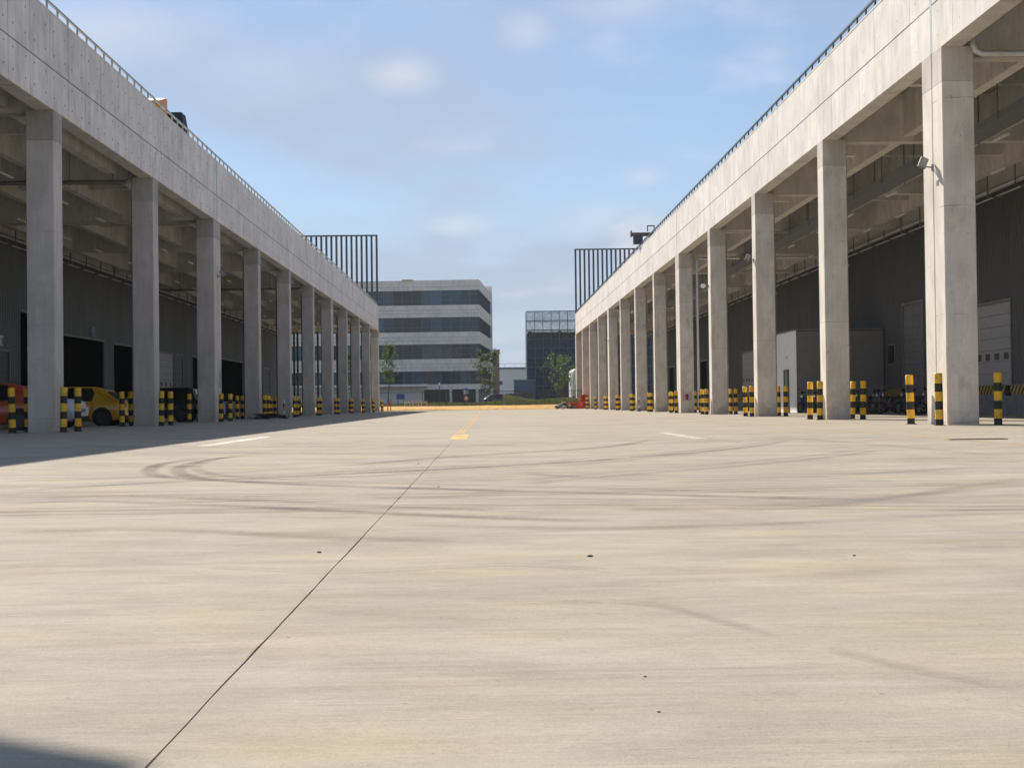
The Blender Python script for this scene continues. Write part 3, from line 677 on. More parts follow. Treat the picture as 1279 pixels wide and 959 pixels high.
# white site office inside the right bay
O = (16.5, 74.5, 0); t = empty('site_office', O); tag(t, 'flat-roofed pale office block inside the right loading bay', 'site office')
m = MB(O); m.box(16.52, 74.52, 0, 21.2, 85.0, 4.35); m.obj('walls', GREYW, t)  # white block; its camera-facing side is greyed to stand for shade
m = MB(O); m.box(16.5, 74.5, 0, 16.515, 76.3, 4.38); m.box(16.5, 77.5, 0, 16.515, 85, 4.38); m.box(16.5, 76.3, 2.35, 16.515, 77.5, 4.38); m.obj('render_coat', WHITEW, t)
m = MB(O); m.box(16.44, 76.3, 0, 16.515, 76.38, 2.35); m.box(16.44, 77.42, 0, 16.515, 77.5, 2.35); m.box(16.44, 76.38, 2.27, 16.515, 77.42, 2.35); d = m.obj('door', DOORD, t)
m = MB(O); m.box(16.49, 76.9, .02, 16.51, 77.42, 2.27); m.obj('door_leaf', plain('grey_green_door', (.20, .27, .26), .5), d); m = MB(O); m.box(16.495, 76.38, .02, 16.512, 76.9, 2.27); m.obj('door_glass', GLD, d)
m = MB(O); m.disc((16.42, 76.7, 3.0), .09, (1, 0, 0), .14, 12); m.obj('door_lamp', LAMPW, t)
m = MB(O); m.box(16.46, 74.46, 4.38, 21.2, 85.04, 4.46); m.obj('roof', GREYW, t)
m = MB((21.2, 73.2, 3)); m.box(21.22, 72.6, 2.45, 21.29, 73.8, 3.55); o = m.obj('wall_window', STEELG, loc=(21.2, 73.2, 3)); tag(o, 'small dark window high in the wall beside the pale site office', 'window')
m = MB((21.2, 73.2, 3)); m.box(21.20, 72.68, 2.53, 21.218, 73.72, 3.47); m.obj('pane', GLD, o)

# ---------------------------------------------------------------- bollards
def bollard_proto():
    bands = [(0, .155, BK), (.155, .385, BY), (.385, .595, BK), (.595, .825, BY), (.825, 1.035, BK)]
    t = empty('bollard', (0, 0, -50))
    for z0, z1, mt in bands:
        m = MB(); m.tube([(0, 0, z0 + (.0 if z0 == 0 else .001)), (0, 0, z1)], .098 if mt is BY else .097, 16, 0, False); m.obj('band', mt, t)
    m = MB(); m.tube([(0, 0, 1.036), (0, 0, 1.265), (0, 0, 1.285), (0, 0, 1.29)], [.098, .098, .085, .001], 16, 0, False); m.obj('band', BY, t)
    m = MB(); m.tube([(0, 0, 0), (0, 0, .012)], .15, 12); m.obj('base_plate', BK, t)
    return t
BP = bollard_proto(); first = True
def put_bollard(x, y, lb, grp):
    global first
    o = BP if first else copy_tree(BP); first = False
    o.location = (x + random.uniform(-.02, .02), y + random.uniform(-.03, .03), 0); o.rotation_euler = (R(random.gauss(0, .8)), R(random.gauss(0, .8)), random.uniform(0, 6))
    tag(o, lb, 'bollard', grp); return o
CORN = {(0, 0): 'yard-side near corner', (0, 1): 'yard-side far corner', (1, 0): 'dock-side near corner', (1, 1): 'dock-side far corner'}
for side, X0, c0, n, dbl in (('left', XL, YL, 11, (2, 6, 10)), ('right', XR, YR, 13, (0, 4, 8, 12))):
    s = -1 if side == 'left' else 1
    for i in range(n):
        for a in (0, 1):
            for b in (0, 1):
                x = X0 + s * (-.32 if a == 0 else 1.13); h = 1.1 if i in dbl else .7
                put_bollard(x, c0 + 12 * i + (-h if b == 0 else h), 'striped bollard at the %s of the %s column, %s' % (CORN[(a, b)], ORD[i], 'shaded left row' if s < 0 else 'sunlit right row'),
                            'black and yellow bollards guarding the %s columns' % side)
def thin_post(x, y, lb):
    t = empty('warning_post', (x, y, 0)); tag(t, lb, 'warning post')
    for k in range(5):
        m = MB(); m.tube([(0, 0, .04 + .2 * k), (0, 0, .04 + .2 * k + .2)], .04, 10, 0, k == 4); m.obj('band', (BK, WHITEP, REDP)[k % 3], t)
    m = MB(); m.tube([(0, 0, 0), (0, 0, .04)], [.16, .14], 12); m.obj('base', RUB, t)
thin_post(-11.3, 78.2, 'slim red and black warning post before the fifth left column')
thin_post(11.0, 101.5, 'slim white and black warning post between the right rows of bollards')
# ---------------------------------------------------------------- vehicles
DARKRIM = plain('dark_rim', (.05, .05, .05), .4)
def car(name, loc, rz, paint, label, kind='hatch', L=4.35, W=1.8, H=1.5):
    t = empty(name, loc, rz); tag(t, label, 'car'); hw = W / 2; h = L / 2
    # stations along x (front +x): x, bottom, shoulder, half width
    st = [(-h, .42, .78, hw * .80), (-h + .06, .28, .90, hw * .90), (-h + .35, .22, .97 if kind != 'sedan' else 1.0, hw * .97), (-h + .9, .19, .98, hw), (-.3, .18, .93, hw), (.7, .18, .92, hw), (1.3, .19, .88, hw * .99), (h - .35, .22, .76, hw * .95), (h - .08, .28, .66, hw * .86), (h, .40, .55, hw * .72)]
    rings = []
    for x, zb, zs, w in st:
        half = [(w * .80, zb), (w * .96, zb + .10), (w * 1.0, (zb + zs) / 2), (w * .985, zs - .10), (w * .90, zs), (w * .5, zs + .035)]
        rings.append([(x, -a, b) for a, b in half] + [(x, a, b) for a, b in reversed(half)])
    m = MB(); m.loft(rings); m.obj('body', paint, t)
    if kind == 'sedan': gs = [(-h + .95, .99, .0), (-h + 1.35, .99, .36), (-h + 1.7, .97, .44), (.1, .94, .48), (.55, .92, .42), (1.35, .90, .0)]
    elif kind == 'suv': gs = [(-h + .12, .98, .0), (-h + .35, .98, .52), (-h + .7, .97, .60), (.2, .94, .62), (.7, .92, .55), (1.35, .90, .0)]
    else: gs = [(-h + .22, .97, .0), (-h + .75, .97, .36), (-h + 1.3, .97, .50), (.1, .94, .545), (.55, .92, .46), (1.40, .89, .0)]
    rings = []; roof = []
    for x, zs, dz in gs:
        w0 = hw * .90; w1 = hw * (.90 - .22 * dz / .5)
        rings.append([(x, -w0, zs - .02), (x, -w1, zs + dz), (x, 0, zs + dz + .03), (x, w1, zs + dz), (x, w0, zs - .02)])
        if dz > .1: roof.append([(x, -w1 - .012, zs + dz - .03), (x, -w1 + .02, zs + dz + .03), (x, 0, zs + dz + .055), (x, w1 - .02, zs + dz + .03), (x, w1 + .012, zs + dz - .03)])
    m = MB(); m.loft(rings, 0, False); m.obj('cabin_glass', GLD, t)
    m = MB(); m.loft(roof, 0, True)
    for sy in (-1, 1):                                    # pillars
        for i0, f0 in ((0, 0), (len(gs) - 1, 0), (len(gs) // 2, 1)):
            if f0: x = gs[i0][0]; a = (x, sy * (hw * .905), gs[i0][1]); b = (x - .05, sy * (hw * (.90 - .22 * gs[i0][2] / .5) + .01), gs[i0][1] + gs[i0][2]); m.bar(a, b, .07, .03)
            else:
                i1 = 1 if i0 == 0 else len(gs) - 2; i2 = 2 if i0 == 0 and kind != 'suv' else i1; a = (gs[i0][0], sy * hw * .90, gs[i0][1] - .01); b = (gs[i2][0], sy * (hw * (.90 - .22 * gs[i2][2] / .5) + .008), gs[i2][1] + gs[i2][2]); m.bar(a, b, .06 if i0 else .16, .04)
    if kind != 'sedan':
        for sy in (-1, 1):
            (xa, za, da), (xb, zb_, db), (xc, zc_, dc) = gs[0], gs[1], gs[2]
            wq = lambda d: sy * (hw * (.90 - .22 * d / .5) + .012)
            m.add([(xa - .01, wq(0), za - .03), (xb - .01, wq(db), zb_ + db + .01), (xc, wq(dc), zc_ + dc), (xc - .12, wq(dc * .55), zc_ + dc * .55), (xc - .05, wq(0), zc_ - .03)], [(0, 1, 2, 3, 4)])
    m.obj('roof', paint, t)
    for wx in (-h + .85, h - .88):
        for sy in (-1, 1):
            m = MB(); m.disc((wx, sy * (hw - .10), .345), .375, (0, 1, 0), .22, 22); m.obj('wheel_arch', RUB, t)
            m = MB(); m.disc((0, 0, 0), .325, (0, 1, 0), .2, 22); w_ = m.obj('wheel', RUB, t, loc=(wx, sy * (hw - .085), .325))
            m = MB(); m.disc((0, sy * .095, 0), .20, (0, 1, 0), .03, 16)
            for q in range(5): m.bar((0, sy * .115, 0), (.19 * math.cos(q * 1.2566), sy * .115, .19 * math.sin(q * 1.2566)), .05, .02)
            m.obj('rim', DARKRIM, w_)
    for sy in (-1, 1):
        m = MB(); m.box(-h - .015, sy * hw * .48, .74, -h + .16, sy * hw * .86, .88, ch=.02); m.obj('tail_light', plain('tail_light_red', (.35, .02, .01), .3), t)
        m = MB(); m.box(h - .20, sy * hw * .50, .60, h + .01, sy * hw * .80, .70, ch=.02); m.obj('headlight', GL, t)
        m = MB(); m.box(.62, sy * (hw + .02), .93, .80, sy * (hw + .16), 1.05, ch=.03); m.obj('door_mirror', paint, t)
        m = MB(); m.box(-.45, sy * (hw - .005), .80, -.25, sy * (hw + .02), .825); m.box(.05, sy * (hw - .001), .25, .06, sy * (hw + .003), .92); m.box(-1.0, sy * (hw - .001), .35, -.99, sy * (hw + .003), .92); m.obj('door_trim', GLD, t)
    m = MB(); m.box(-h - .02, -.24, .55, -h, .24, .67); m.obj('number_plate', plain('plate_blue', (.05, .12, .45), .4), t)
    m = MB(); m.box(-h - .03, -hw * .8, .24, -h + .2, hw * .8, .40, ch=.03); m.obj('rear_bumper', RUB, t)
    return t
YEL = car_paint('yellow_car_paint', (.78, .40, .015)); RED = car_paint('orange_red_car_paint', (.50, .085, .04)); WHI = car_paint('white_car_paint', (.62, .64, .66)); BLA = car_paint('black_car_paint', (.010, .014, .020))
car('parked_car', (-16.35, 46.2, 0), math.pi, RED, 'orange-red hatchback parked behind the first left column, at the edge of view', 'hatch')
car('parked_car', (-16.75, 50.6, 0), math.pi, WHI, 'white saloon parked between the orange-red and the yellow car', 'sedan', 4.5, 1.78)
car('parked_car', (-16.25, 55.4, 0), math.pi, YEL, 'bright yellow hatchback parked between the first two left columns', 'hatch', 4.4, 1.82)
car('parked_car', (-15.9, 67.0, 0), math.pi, BLA, 'black high-roofed car parked behind the third left column', 'suv', 4.8, 1.9)
BLUEC = car_paint('navy_car_paint', (.02, .03, .10))
car('parked_car', (1.6, 188.0, .47), .2, BLUEC, 'dark blue car parked beyond the fence under the middle tree', 'hatch')
car('parked_car', (4.4, 190.0, .47), .1, car_paint('blue_car_paint', (.03, .09, .22)), 'blue car parked beyond the fence left of the netted building', 'suv')

def ebike(loc, rz, mt, lb, grp='electric bikes parked in the loading bays', basket=False):
    t = empty('electric_bike', loc, rz); tag(t, lb, 'electric bike', grp)
    for wx in (-.58, .60):
        m = MB(); m.torus((0, 0, 0), .235, .045, 18, 6); w = m.obj('wheel', RUB, t, loc=(wx, 0, .28))
        m = MB(); m.disc((0, 0, 0), .06, (0, 1, 0), .09, 10)
        for q in range(5): m.bar((0, 0, 0), (.21 * math.cos(q * 1.2566), 0, .21 * math.sin(q * 1.2566)), .025, .02)
        m.obj('rim', STEELG, w)
    m = MB(); m.tube([(.60, .07, .28), (.42, .07, .82)], .02, 6); m.tube([(.60, -.07, .28), (.42, -.07, .82)], .02, 6); m.tube([(.44, 0, .78), (.36, 0, 1.02)], .02, 6)
    m.tube([(.40, 0, .78), (.22, 0, .26), (-.2, 0, .24), (-.58, .08, .28)], .026, 6); m.tube([(-.2, 0, .26), (-.36, 0, .70)], .026, 6); m.obj('frame', STEELD, t)
    m = MB(); m.loft([[(.36 - .04 * k, -w_, z) for w_, k in ((.17, 0), (.14, 1))] + [(.36 - .04 * k, w_, z) for w_, k in ((.14, 1), (.17, 0))] for z in (.34, .60, .88)], 0, False); m.loft([[(.62, -.07, .56), (.62, .07, .56), (.62, .07, .585), (.62, -.07, .585)], [(.48, -.08, .60), (.48, .08, .60), (.48, .08, .62), (.48, -.08, .62)]], 0, False); m.obj('leg_shield', mt, t)
    m = MB(); m.loft([[(-.70, -.05, .66), (-.70, .05, .66), (-.70, .05, .72), (-.70, -.05, .72)], [(-.62, -.13, .50), (-.62, .13, .50), (-.62, .13, .76), (-.62, -.13, .76)], [(-.15, -.12, .36), (-.15, .12, .36), (-.15, .12, .70), (-.15, -.12, .70)], [(0, -.07, .30), (0, .07, .30), (0, .07, .42), (0, -.07, .42)]], 0, False); m.obj('rear_body', mt, t)
    m = MB(); m.loft([[(-.66, -.10, .765), (-.66, .10, .765), (-.66, .08, .84), (-.66, -.08, .84)], [(-.30, -.14, .745), (-.30, .14, .745), (-.30, .12, .81), (-.30, -.12, .81)], [(-.02, -.08, .70), (-.02, .08, .70), (-.02, .06, .765), (-.02, -.06, .765)]], 0, False); m.obj('seat', RUB, t)
    m = MB(); m.tube([(.30, -.32, 1.04), (.37, -.15, 1.05), (.37, .15, 1.05), (.30, .32, 1.04)], .016, 6); m.box(.34, -.07, 1.0, .46, .07, 1.12, ch=.02); m.obj('handlebar', RUB, t)
    for sy in (-1, 1):
        m = MB(); m.tube([(.34, sy * .22, 1.05), (.33, sy * .27, 1.2)], .006, 5); m.box(.32, sy * .22, 1.19, .335, sy * .34, 1.28); m.obj('mirror', STEELD, t)
    m = MB(); m.disc((.47, 0, .86), .06, (1, 0, .1), .05, 12); m.obj('headlight', LAMPW, t)
    if basket:
        m = MB()
        for q in range(5): m.box(.46, -.16 + .08 * q - .006, .78, .74, -.16 + .08 * q + .006, .79); m.box(.735, -.16 + .08 * q - .006, .78, .745, -.16 + .08 * q + .006, 1.0)
        for q in (.78, .88, .98): m.box(.46, -.17, q, .745, -.16, q + .015); m.box(.46, .16, q, .745, .17, q + .015); m.box(.735, -.17, q, .745, .17, q + .015)
        m.obj('basket', STEELD, t)
    return t
bm_ = [plain('bike_black', (.02, .02, .025), .4), plain('bike_navy', (.02, .03, .09), .4), plain('bike_grey', (.12, .12, .13), .4), plain('bike_dark_green', (.02, .06, .05), .4), plain('bike_maroon', (.10, .02, .03), .4)]
bn = ['black', 'navy', 'grey', 'dark green', 'maroon']
pos = ['leftmost', 'second', 'third', 'fourth', 'fifth', 'sixth', 'seventh', 'eighth', 'ninth', 'rightmost']
rb = random.Random(5)
for i in range(10):                                       # row in the bay between the two nearest right columns
    y = 69.6 - 1.42 * i + rb.uniform(-.15, .15); k = i % 5
    ebike((18.4 + rb.uniform(-.2, .2), y, 0), R(180 + rb.uniform(-14, 14)), bm_[k], '%s electric bike, %s of the row behind the two nearest right columns' % (bn[k], pos[i]), 'electric bikes in a row behind the nearest right columns', i % 3 == 0)
for i in range(3):
    k = (i + 1) % 5; ebike((16.6 + .45 * i, 72.6 - 1.05 * i, 0), R(200 + rb.uniform(-25, 25)), bm_[k], '%s electric bike, %s of three in front of the pale site office' % (bn[k], ('farthest', 'middle', 'nearest')[i]), 'electric bikes by the site office')
WB = plain('scooter_white', (.55, .58, .62), .35)
ebike((-13.0, 68.6, 0), R(-70), WB, 'white electric scooter between the third and fourth left columns', 'scooters in the left bay', True)
ebike((-13.1, 70.2, 0), R(-50), plain('scooter_blue', (.04, .06, .30), .4), 'blue electric scooter beside the white one in the left bay', 'scooters in the left bay')
ebike((-13.6, 72.3, 0), R(-100), bm_[4], 'maroon electric scooter before the fourth left column', 'scooters in the left bay', True)
# bicycle leaning by the sixth right column
t = empty('bicycle', (12.9, 92.4, 0), R(80)); tag(t, 'dark bicycle lying on its stand before the sixth right column', 'bicycle')
for wx in (-.5, .52):
    m = MB(); m.torus((0, 0, 0), .31, .018, 22, 5); w = m.obj('wheel', RUB, t, loc=(wx, 0, .33)); m = MB()
    for q in range(8): m.bar((0, 0, 0), (.3 * math.cos(q * .785), 0, .3 * math.sin(q * .785)), .006, .006)
    m.obj('spokes', STEEL, w)
m = MB()
for a, b in (((-.5, 0, .33), (-.05, 0, .3)), ((-.05, 0, .3), (-.18, 0, .82)), ((-.05, 0, .3), (.36, 0, .74)), ((-.17, 0, .76), (.35, 0, .80)), ((-.5, 0, .33), (-.17, 0, .76)), ((.52, 0, .33), (.34, 0, .95))): m.tube([a, b], .016, 6)
m.obj('frame', STEELD, t)
m = MB(); m.box(-.30, -.06, .84, -.06, .06, .88, ch=.02); m.obj('saddle', RUB, t); m = MB(); m.tube([(.26, -.26, .98), (.34, -.1, .97), (.34, .1, .97), (.26, .26, .98)], .013, 6); m.obj('handlebar', STEELD, t)
# heap of folded sheeting and hoses at the foot of the fourth left column
def heap(name, c, rx, ry, h, mt, lb, cat, n=26, seed=1, kind='bag'):
    rr = random.Random(seed); t = empty(name, c); tag(t, lb, cat)
    for i in range(n):
        a = rr.uniform(0, 6.28); q = rr.random() ** .6; x = rx * q * math.cos(a); y = ry * q * math.sin(a); z = max(0, h * (1 - q) * rr.uniform(.5, 1)); m = MB()
        if kind == 'bag':
            sx, sy, sz = rr.uniform(.18, .4), rr.uniform(.14, .3), rr.uniform(.07, .14); ca = rr.uniform(0, 3.1)
            rings = []
            for u, f in ((-1, .25), (-.7, .8), (0, 1), (.7, .85), (1, .3)):
                rg = []
                for k in range(8):
                    b = k * .785; lx = sx * u; ly = sy * f * math.cos(b); lz = sz * f * math.sin(b) + sz
                    rg.append((x + lx * math.cos(ca) - ly * math.sin(ca), y + lx * math.sin(ca) + ly * math.cos(ca), z + lz))
                rings.append(rg)
            m.loft(rings)
        else:
            ln = rr.uniform(.6, 1.2); ca = rr.uniform(0, 6.28); dz = rr.uniform(-.05, .1); z += .06
            m.bar((x - ln / 2 * math.cos(ca), y - ln / 2 * math.sin(ca), z), (x + ln / 2 * math.cos(ca), y + ln / 2 * math.sin(ca), z + dz), .07, .05)
        m.obj('bag' if kind == 'bag' else 'length', mt[i % len(mt)], t)
    return t
heap('rubble_heap', (-11.75, 75.3, 0), .9, 1.3, .3, [RUB, NAVY, plain('brown_scrap', (.16, .09, .07), .8)], 'low heap of dark scrap lengths at the foot of the fourth left column', 'scrap heap', 30, 4, 'bar')
heap('sack_heap', (8.9, 163.0, 0), 1.2, .8, .75, [plain('grey_sack', (.33, .31, .27), .9), plain('black_sack', (.02, .02, .025), .6), plain('pale_sack', (.42, .40, .36), .9)], 'heap of grey and black sacks at the far end of the yard', 'sack heap', 34, 2)
# orange-red plastic barriers heaped at the far right of the yard
def barrier(loc, rz, mt, lb):
    t = empty('plastic_barrier', loc, rz); tag(t, lb, 'barrier', 'orange-red plastic barriers at the far end of the yard')
    m = MB(); sec = [(-.28, 0), (-.28, .14), (-.12, .34), (-.09, .82), (.09, .82), (.12, .34), (.28, .14), (.28, 0)]
    m.loft([[(x, a, b) for a, b in sec] for x in (-.6, .6)], 0, False); m.obj('body', mt, t)
    for x in (-.35, .05):
        for sy in (-1, 1): m = MB(); m.box(x, sy * .115, .42, x + .3, sy * .125, .66); m.obj('recess', plain('barrier_dark', (.35, .05, .02), .6), t)
    m = MB(); m.disc((0, 0, .84), .09, (0, 0, 1), .05, 10); m.obj('filler_cap', RUB, t)
for i, (x, y, rz, a) in enumerate(((10.1, 163.2, .2, 'leftmost'), (10.9, 164.2, -.3, 'rear'), (11.5, 162.8, .1, 'front'), (12.6, 163.6, .5, 'fourth'), (13.6, 163.0, -.1, 'fifth'), (15.0, 162.4, .3, 'rightmost'))):
    barrier((x, y, 0), rz, REDP, 'orange-red plastic barrier, %s of the cluster beyond the right columns' % a)
barrier((11.3, 163.6, .80), .7, REDP, 'orange-red plastic barrier stacked on top of the cluster')
# white truck standing beyond the end of the right building
T = (12.6, 186.0, .47); t = empty('box_truck', T, 0); tag(t, 'tall white box truck beyond the far end of the right warehouse', 'truck')
m = MB(); m.loft([[(-1.25, 0, z0), (1.25, 0, z0), (1.25, 0, z1), (-1.25, 0, z1)] if False else [(-w, y, z0), (w, y, z0), (w, y, z1 - .35), (w - .3, y, z1), (-w + .3, y, z1), (-w, y, z1 - .35)] for y, z0, z1, w in ((0, 1.2, 4.6, 1.25), (.3, 1.0, 4.75, 1.3), (7.5, 1.0, 4.75, 1.3))], 0, False); m.obj('cargo_box', WHITEP, t)
m = MB(); m.box(-1.2, .1, .55, 1.2, 7, 1.0); m.obj('chassis', STEELD, t)
m = MB(); m.box(-.9, -.06, 1.3, 1.25, -.01, 2.6); gr = m.obj('grille', GLD, t)
for q in range(4): m = MB(); m.box(-.9, -.10, 1.42 + .3 * q, 1.25, -.061, 1.52 + .3 * q); m.obj('slat', STEEL, gr)
for x in (-1.0, 1.0):
    for y in (1.2, 5.6): m = MB(); m.disc((x, y, .5), .5, (1, 0, 0), .35, 18); m.obj('wheel', RUB, t)
m = MB(); m.box(-1.3, -.25, .35, 1.3, .05, .55); m.obj('bumper', WHITEP, t)
m = MB(); m.box(-1.62, -.1, 2.4, -1.34, .0, 3.2, ch=.03); m.obj('mirror', WHITEP, t)
# tipper truck on the left roof deck
T = (-15.7, 64.0, 11.25); t = empty('tipper_truck', T, 0); tag(t, 'orange-cabbed truck with dark blue body on the left warehouse roof', 'truck')
m = MB(); m.loft([[(-1.1, 0, z0), (1.08, 0, z0), (1.08, 0, z1), (-1.1, 0, z1)] if False else [(-1.1, y, .6), (1.08, y, .6), (1.08, y, z1), (-1.1, y, z1)] for y, z1 in ((-.9, 1.9), (-.6, 3.3), (.5, 3.62), (.9, 3.62))], 0, False); cb = m.obj('cab', ORANGE, t)
m = MB(); m.add([(-.95, -.78, 2.35), (.93, -.78, 2.35), (.90, -.66, 3.05), (-.92, -.66, 3.05)], [(0, 1, 2, 3)]); m.obj('windscreen', GLD, cb)
m = MB(); m.loft([[(-1.75, y, 1.0), (1.78, y, 1.0), (1.70, y, 1.6), (1.36, y, 3.42), (-1.36, y, 3.42), (-1.70, y, 1.6)] for y in (2.6, 3.5)], 0, False); bd = m.obj('tipper_body', NAVY, t)
for q in range(5): m = MB(); m.box(-1.3 + .6 * q, 2.54, 1.1, -1.2 + .6 * q, 2.59, 3.3); m.obj('rib', NAVY, bd)
m = MB(); m.box(-.9, -.8, .45, .9, 3.4, .95); m.obj('chassis', STEELD, t)
for x in (-.95, .95):
    for y in (0.1, 2.9): m = MB(); m.disc((x, y, .48), .48, (1, 0, 0), .3, 16); m.obj('wheel', RUB, t)
# hoist over the edge of the right roof
T = (12.0, 104, 11.85); t = empty('roof_hoist', T); tag(t, 'dark grey hoist arm jutting over the right roof edge', 'hoist')
m = MB(); m.box(-1.15, -.25, 1.17, .5, .25, 1.40, ch=.04); m.box(-1.2, -.3, 1.1, -1.12, .3, 1.55); m.obj('jib', plain('rusty_brown_steel', (.13, .085, .08), .7), t)
m = MB(); m.box(-1.0, -.2, .55, -.3, .2, 1.15, ch=.05); m.obj('winch', STEELD, t)
m = MB(); m.box(.05, -.1, 1.5, .11, .1, 1.95); m.box(.05, -.1, 1.89, .6, .1, 1.95); m.box(.54, -.1, 1.5, .6, .1, 1.95); m.obj('bracket', STEELD, t)
m = MB(); m.box(.2, -.1, -.85, .4, .1, 1.15); m.obj('mast', STEELD, t)

# ---------------------------------------------------------------- far buildings
MULL = plain('mullion_grey', (.16, .19, .21), .5)
def office():
    ang = R(-3.9); O = Vector((-1.07, 218, .47)); t = empty('office_building', O, ang); tag(t, 'pale five-storey office block with dark ribbon windows beyond the yard', 'building')
    W_, D_ = 52, 30                                       # local: front along -x, side along +y
    H0 = 20.05 - .47; pitch = 4.19
    wins = [(18.45 - .47 - pitch * k - 2.28 + (0 if k < 3 else .25), 18.45 - .47 - pitch * k) for k in range(4)]
    solid = []; zt = H0
    for a, b in wins: solid.append((b, zt)); zt = a
    solid.append((2.55, zt))
    for i, (a, b) in enumerate(solid):
        m = MB(); m.box(-W_, 0, a, 0, D_, b); o = m.obj('spandrel', OFF, t)
        for q in range(1, int((b - a) / .55)):
            m = MB(); m.box(-W_ - .0, -.012, a + .55 * q, .012, -.004, a + .55 * q + .03); m.obj('joint_line', LOUV, o)
    m = MB(); m.box(-W_ + .5, .6, 0, -.6, D_ - .5, H0 - .3); m.obj('core', DARKIN, t)
    rw = random.Random(8)
    pan = MB(); pan.box(-.72, 0, 0, .72, .04, 1); 
    for k, (a, b) in enumerate(wins):
        h = b - a; f = MB(); f.box(-W_, .14, a, -.02, .18, a + .06); f.box(-W_, .14, b - .06, -.02, .18, b)
        f.box(-.18, .18, a, -.14, D_, a + .06); B_ = f.obj('window_band', STEELD, t)
        pg = MB(); pg.box(-.72, 0, .06, .72, .03, h - .06); pgm = pg.mesh('pane', GLB)
        pl = MB(); pl.box(-.75, 0, .06, .75, .05, h - .06); plm = pl.mesh('louvre_panel', LOUV)
        for q in range(int(W_ / 1.5)):
            x = -.75 - 1.5 * q
            lou = 8.3 < -x < 13.7 and k < 3 or (-x > 26 and (q % 7) < 3) or (k == 3 and 6.9 < -x < 8.3)
            if lou: link('louvre_panel', plm, B_, (x, .10, a))
            else: link('pane', pgm, B_, (x, .16, a))
        mu = MB(); mu.box(-.035, 0, .0, .035, .08, h); mum = mu.mesh('mullion', MULL)
        for q in range(int(W_ / 1.5)): link('mullion', mum, B_, (-1.5 * q - 1.5, .09, a))
        ps = MB(); ps.box(-.03, -.72, .06, 0, .72, h - .06); psm = ps.mesh('pane', GLS)
        for q in range(int(D_ / 1.5)): link('pane', psm, B_, (-.16, .75 + 1.5 * q, a))
        m = MB(); m.box(-W_, .3, a, -W_ + .1, D_, b); m.obj('end_wall', LOUV, B_)
        m = MB(); m.box(-W_, .085, a + h * .30, -.02, .13, a + h * .30 + .05); m.box(-8.2, .085, a + h * .72, -.02, .13, a + h * .72 + .04); m.obj('transom', MULL, B_)
    # rooms seen through the glass: ceiling lamps
    # ground floor
    m = MB(); m.box(-W_, .35, 0, -9.1, D_, 2.55); m.obj('ground_wall', WHITEW, t)
    m = MB(); m.box(-9.1, 1.2, 0, -.4, D_, 2.55); G_ = m.obj('ground_wall', GREYW, t)
    for q in range(6): m = MB(); m.box(-8.7 + 1.12 * q, 1.1, .55, -7.7 + 1.12 * q, 1.18, 2.35); m.obj('window', GLB, G_)
    for x in (-9.0, -4.6, -.5): m = MB(); m.box(x - .2, .05, 0, x + .2, .4, 2.55); m.obj('pier', OFF, t)
    m = MB(); m.box(-W_, -1.3, 3.05, -8.1, .0, 3.42); m.obj('canopy', OFF, t)
    m = MB(); m.box(-12, -.3, 19.6, -10.3, 1.2, 19.75); m.obj('roof_plinth', OFF, t)
    m = MB(); Mi = Matrix.Rotation(-ang, 3, 'Z')
    pts = [Mi @ (Vector((x, y, 0)) - Vector((O.x, O.y, 0))) for x, y in ((-4, 246), (1.05, 246), (1.05, 254), (-4, 254))]; m.prism([(p.x, p.y) for p in pts], 0, 20.9); m.obj('stair_block', OFF, t)
    return t
office()
O = (1.5, 262, .47); t = empty('brown_building', O); tag(t, 'low dark brown building edge right of the office block', 'building')
m = MB(); m.box(-6, 0, 0, .85, 14, 10.1); m.obj('walls', plain('brown_render', (.12, .10, .10), .8), t); m = MB(); m.box(-6.1, -.1, 10.1, .95, 14.1, 10.35); m.obj('roof_edge', LOUV, t)
for q in range(3): m = MB(); m.box(-1.4, -.04, 1.2 + 3 * q, .2, -.01, 2.8 + 3 * q); m.obj('window', GLD, t)
O = (3, 300, .47); t = empty('white_shed', O); tag(t, 'white industrial shed far beyond between the two taller buildings', 'building')
m = MB(); m.box(-9, 0, 0, 26, 40, 7.7); w = m.obj('walls', plain('white_sheeting', (.86, .86, .88), .6, var=.03), t)
m = MB(); m.box(-9.3, -.4, 7.7, 26.3, 40, 8.0); m.obj('roof', plain('blue_grey_roof', (.14, .18, .24), .6), t)
for x in (-2.2, 4.9, 9.6): m = MB(); m.box(x, -.06, 4.3, x + 2.5, -.01, 5.1); m.obj('window', LOUV, t)
m = MB()
for q in range(12): m.box(-8 + 2.2 * q, .1, 8, -7.93 + 2.2 * q, .17, 8.8)
m.box(-8, .1, 8.75, 17, .17, 8.82); m.obj('roof_rail', plain('pale_steel', (.4, .45, .5), .5), t)
O = (7.0, 250, .47); t = empty('blue_cabin', O); tag(t, 'blue-grey site cabin at the left foot of the netted building', 'cabin')
m = MB(); m.box(-2.2, 0, 0, 1.5, 3, 4.3); m.obj('walls', plain('blue_sheet', (.10, .17, .27), .6), t); m = MB(); m.box(-2.35, -.15, 4.3, 1.65, 3.1, 4.5); m.obj('roof', plain('grey_blue_roof', (.25, .30, .36), .6), t)
m = MB(); m.box(-1.9, -.04, 1.1, 1.1, -.01, 2.3); m.obj('window', GLD, t)
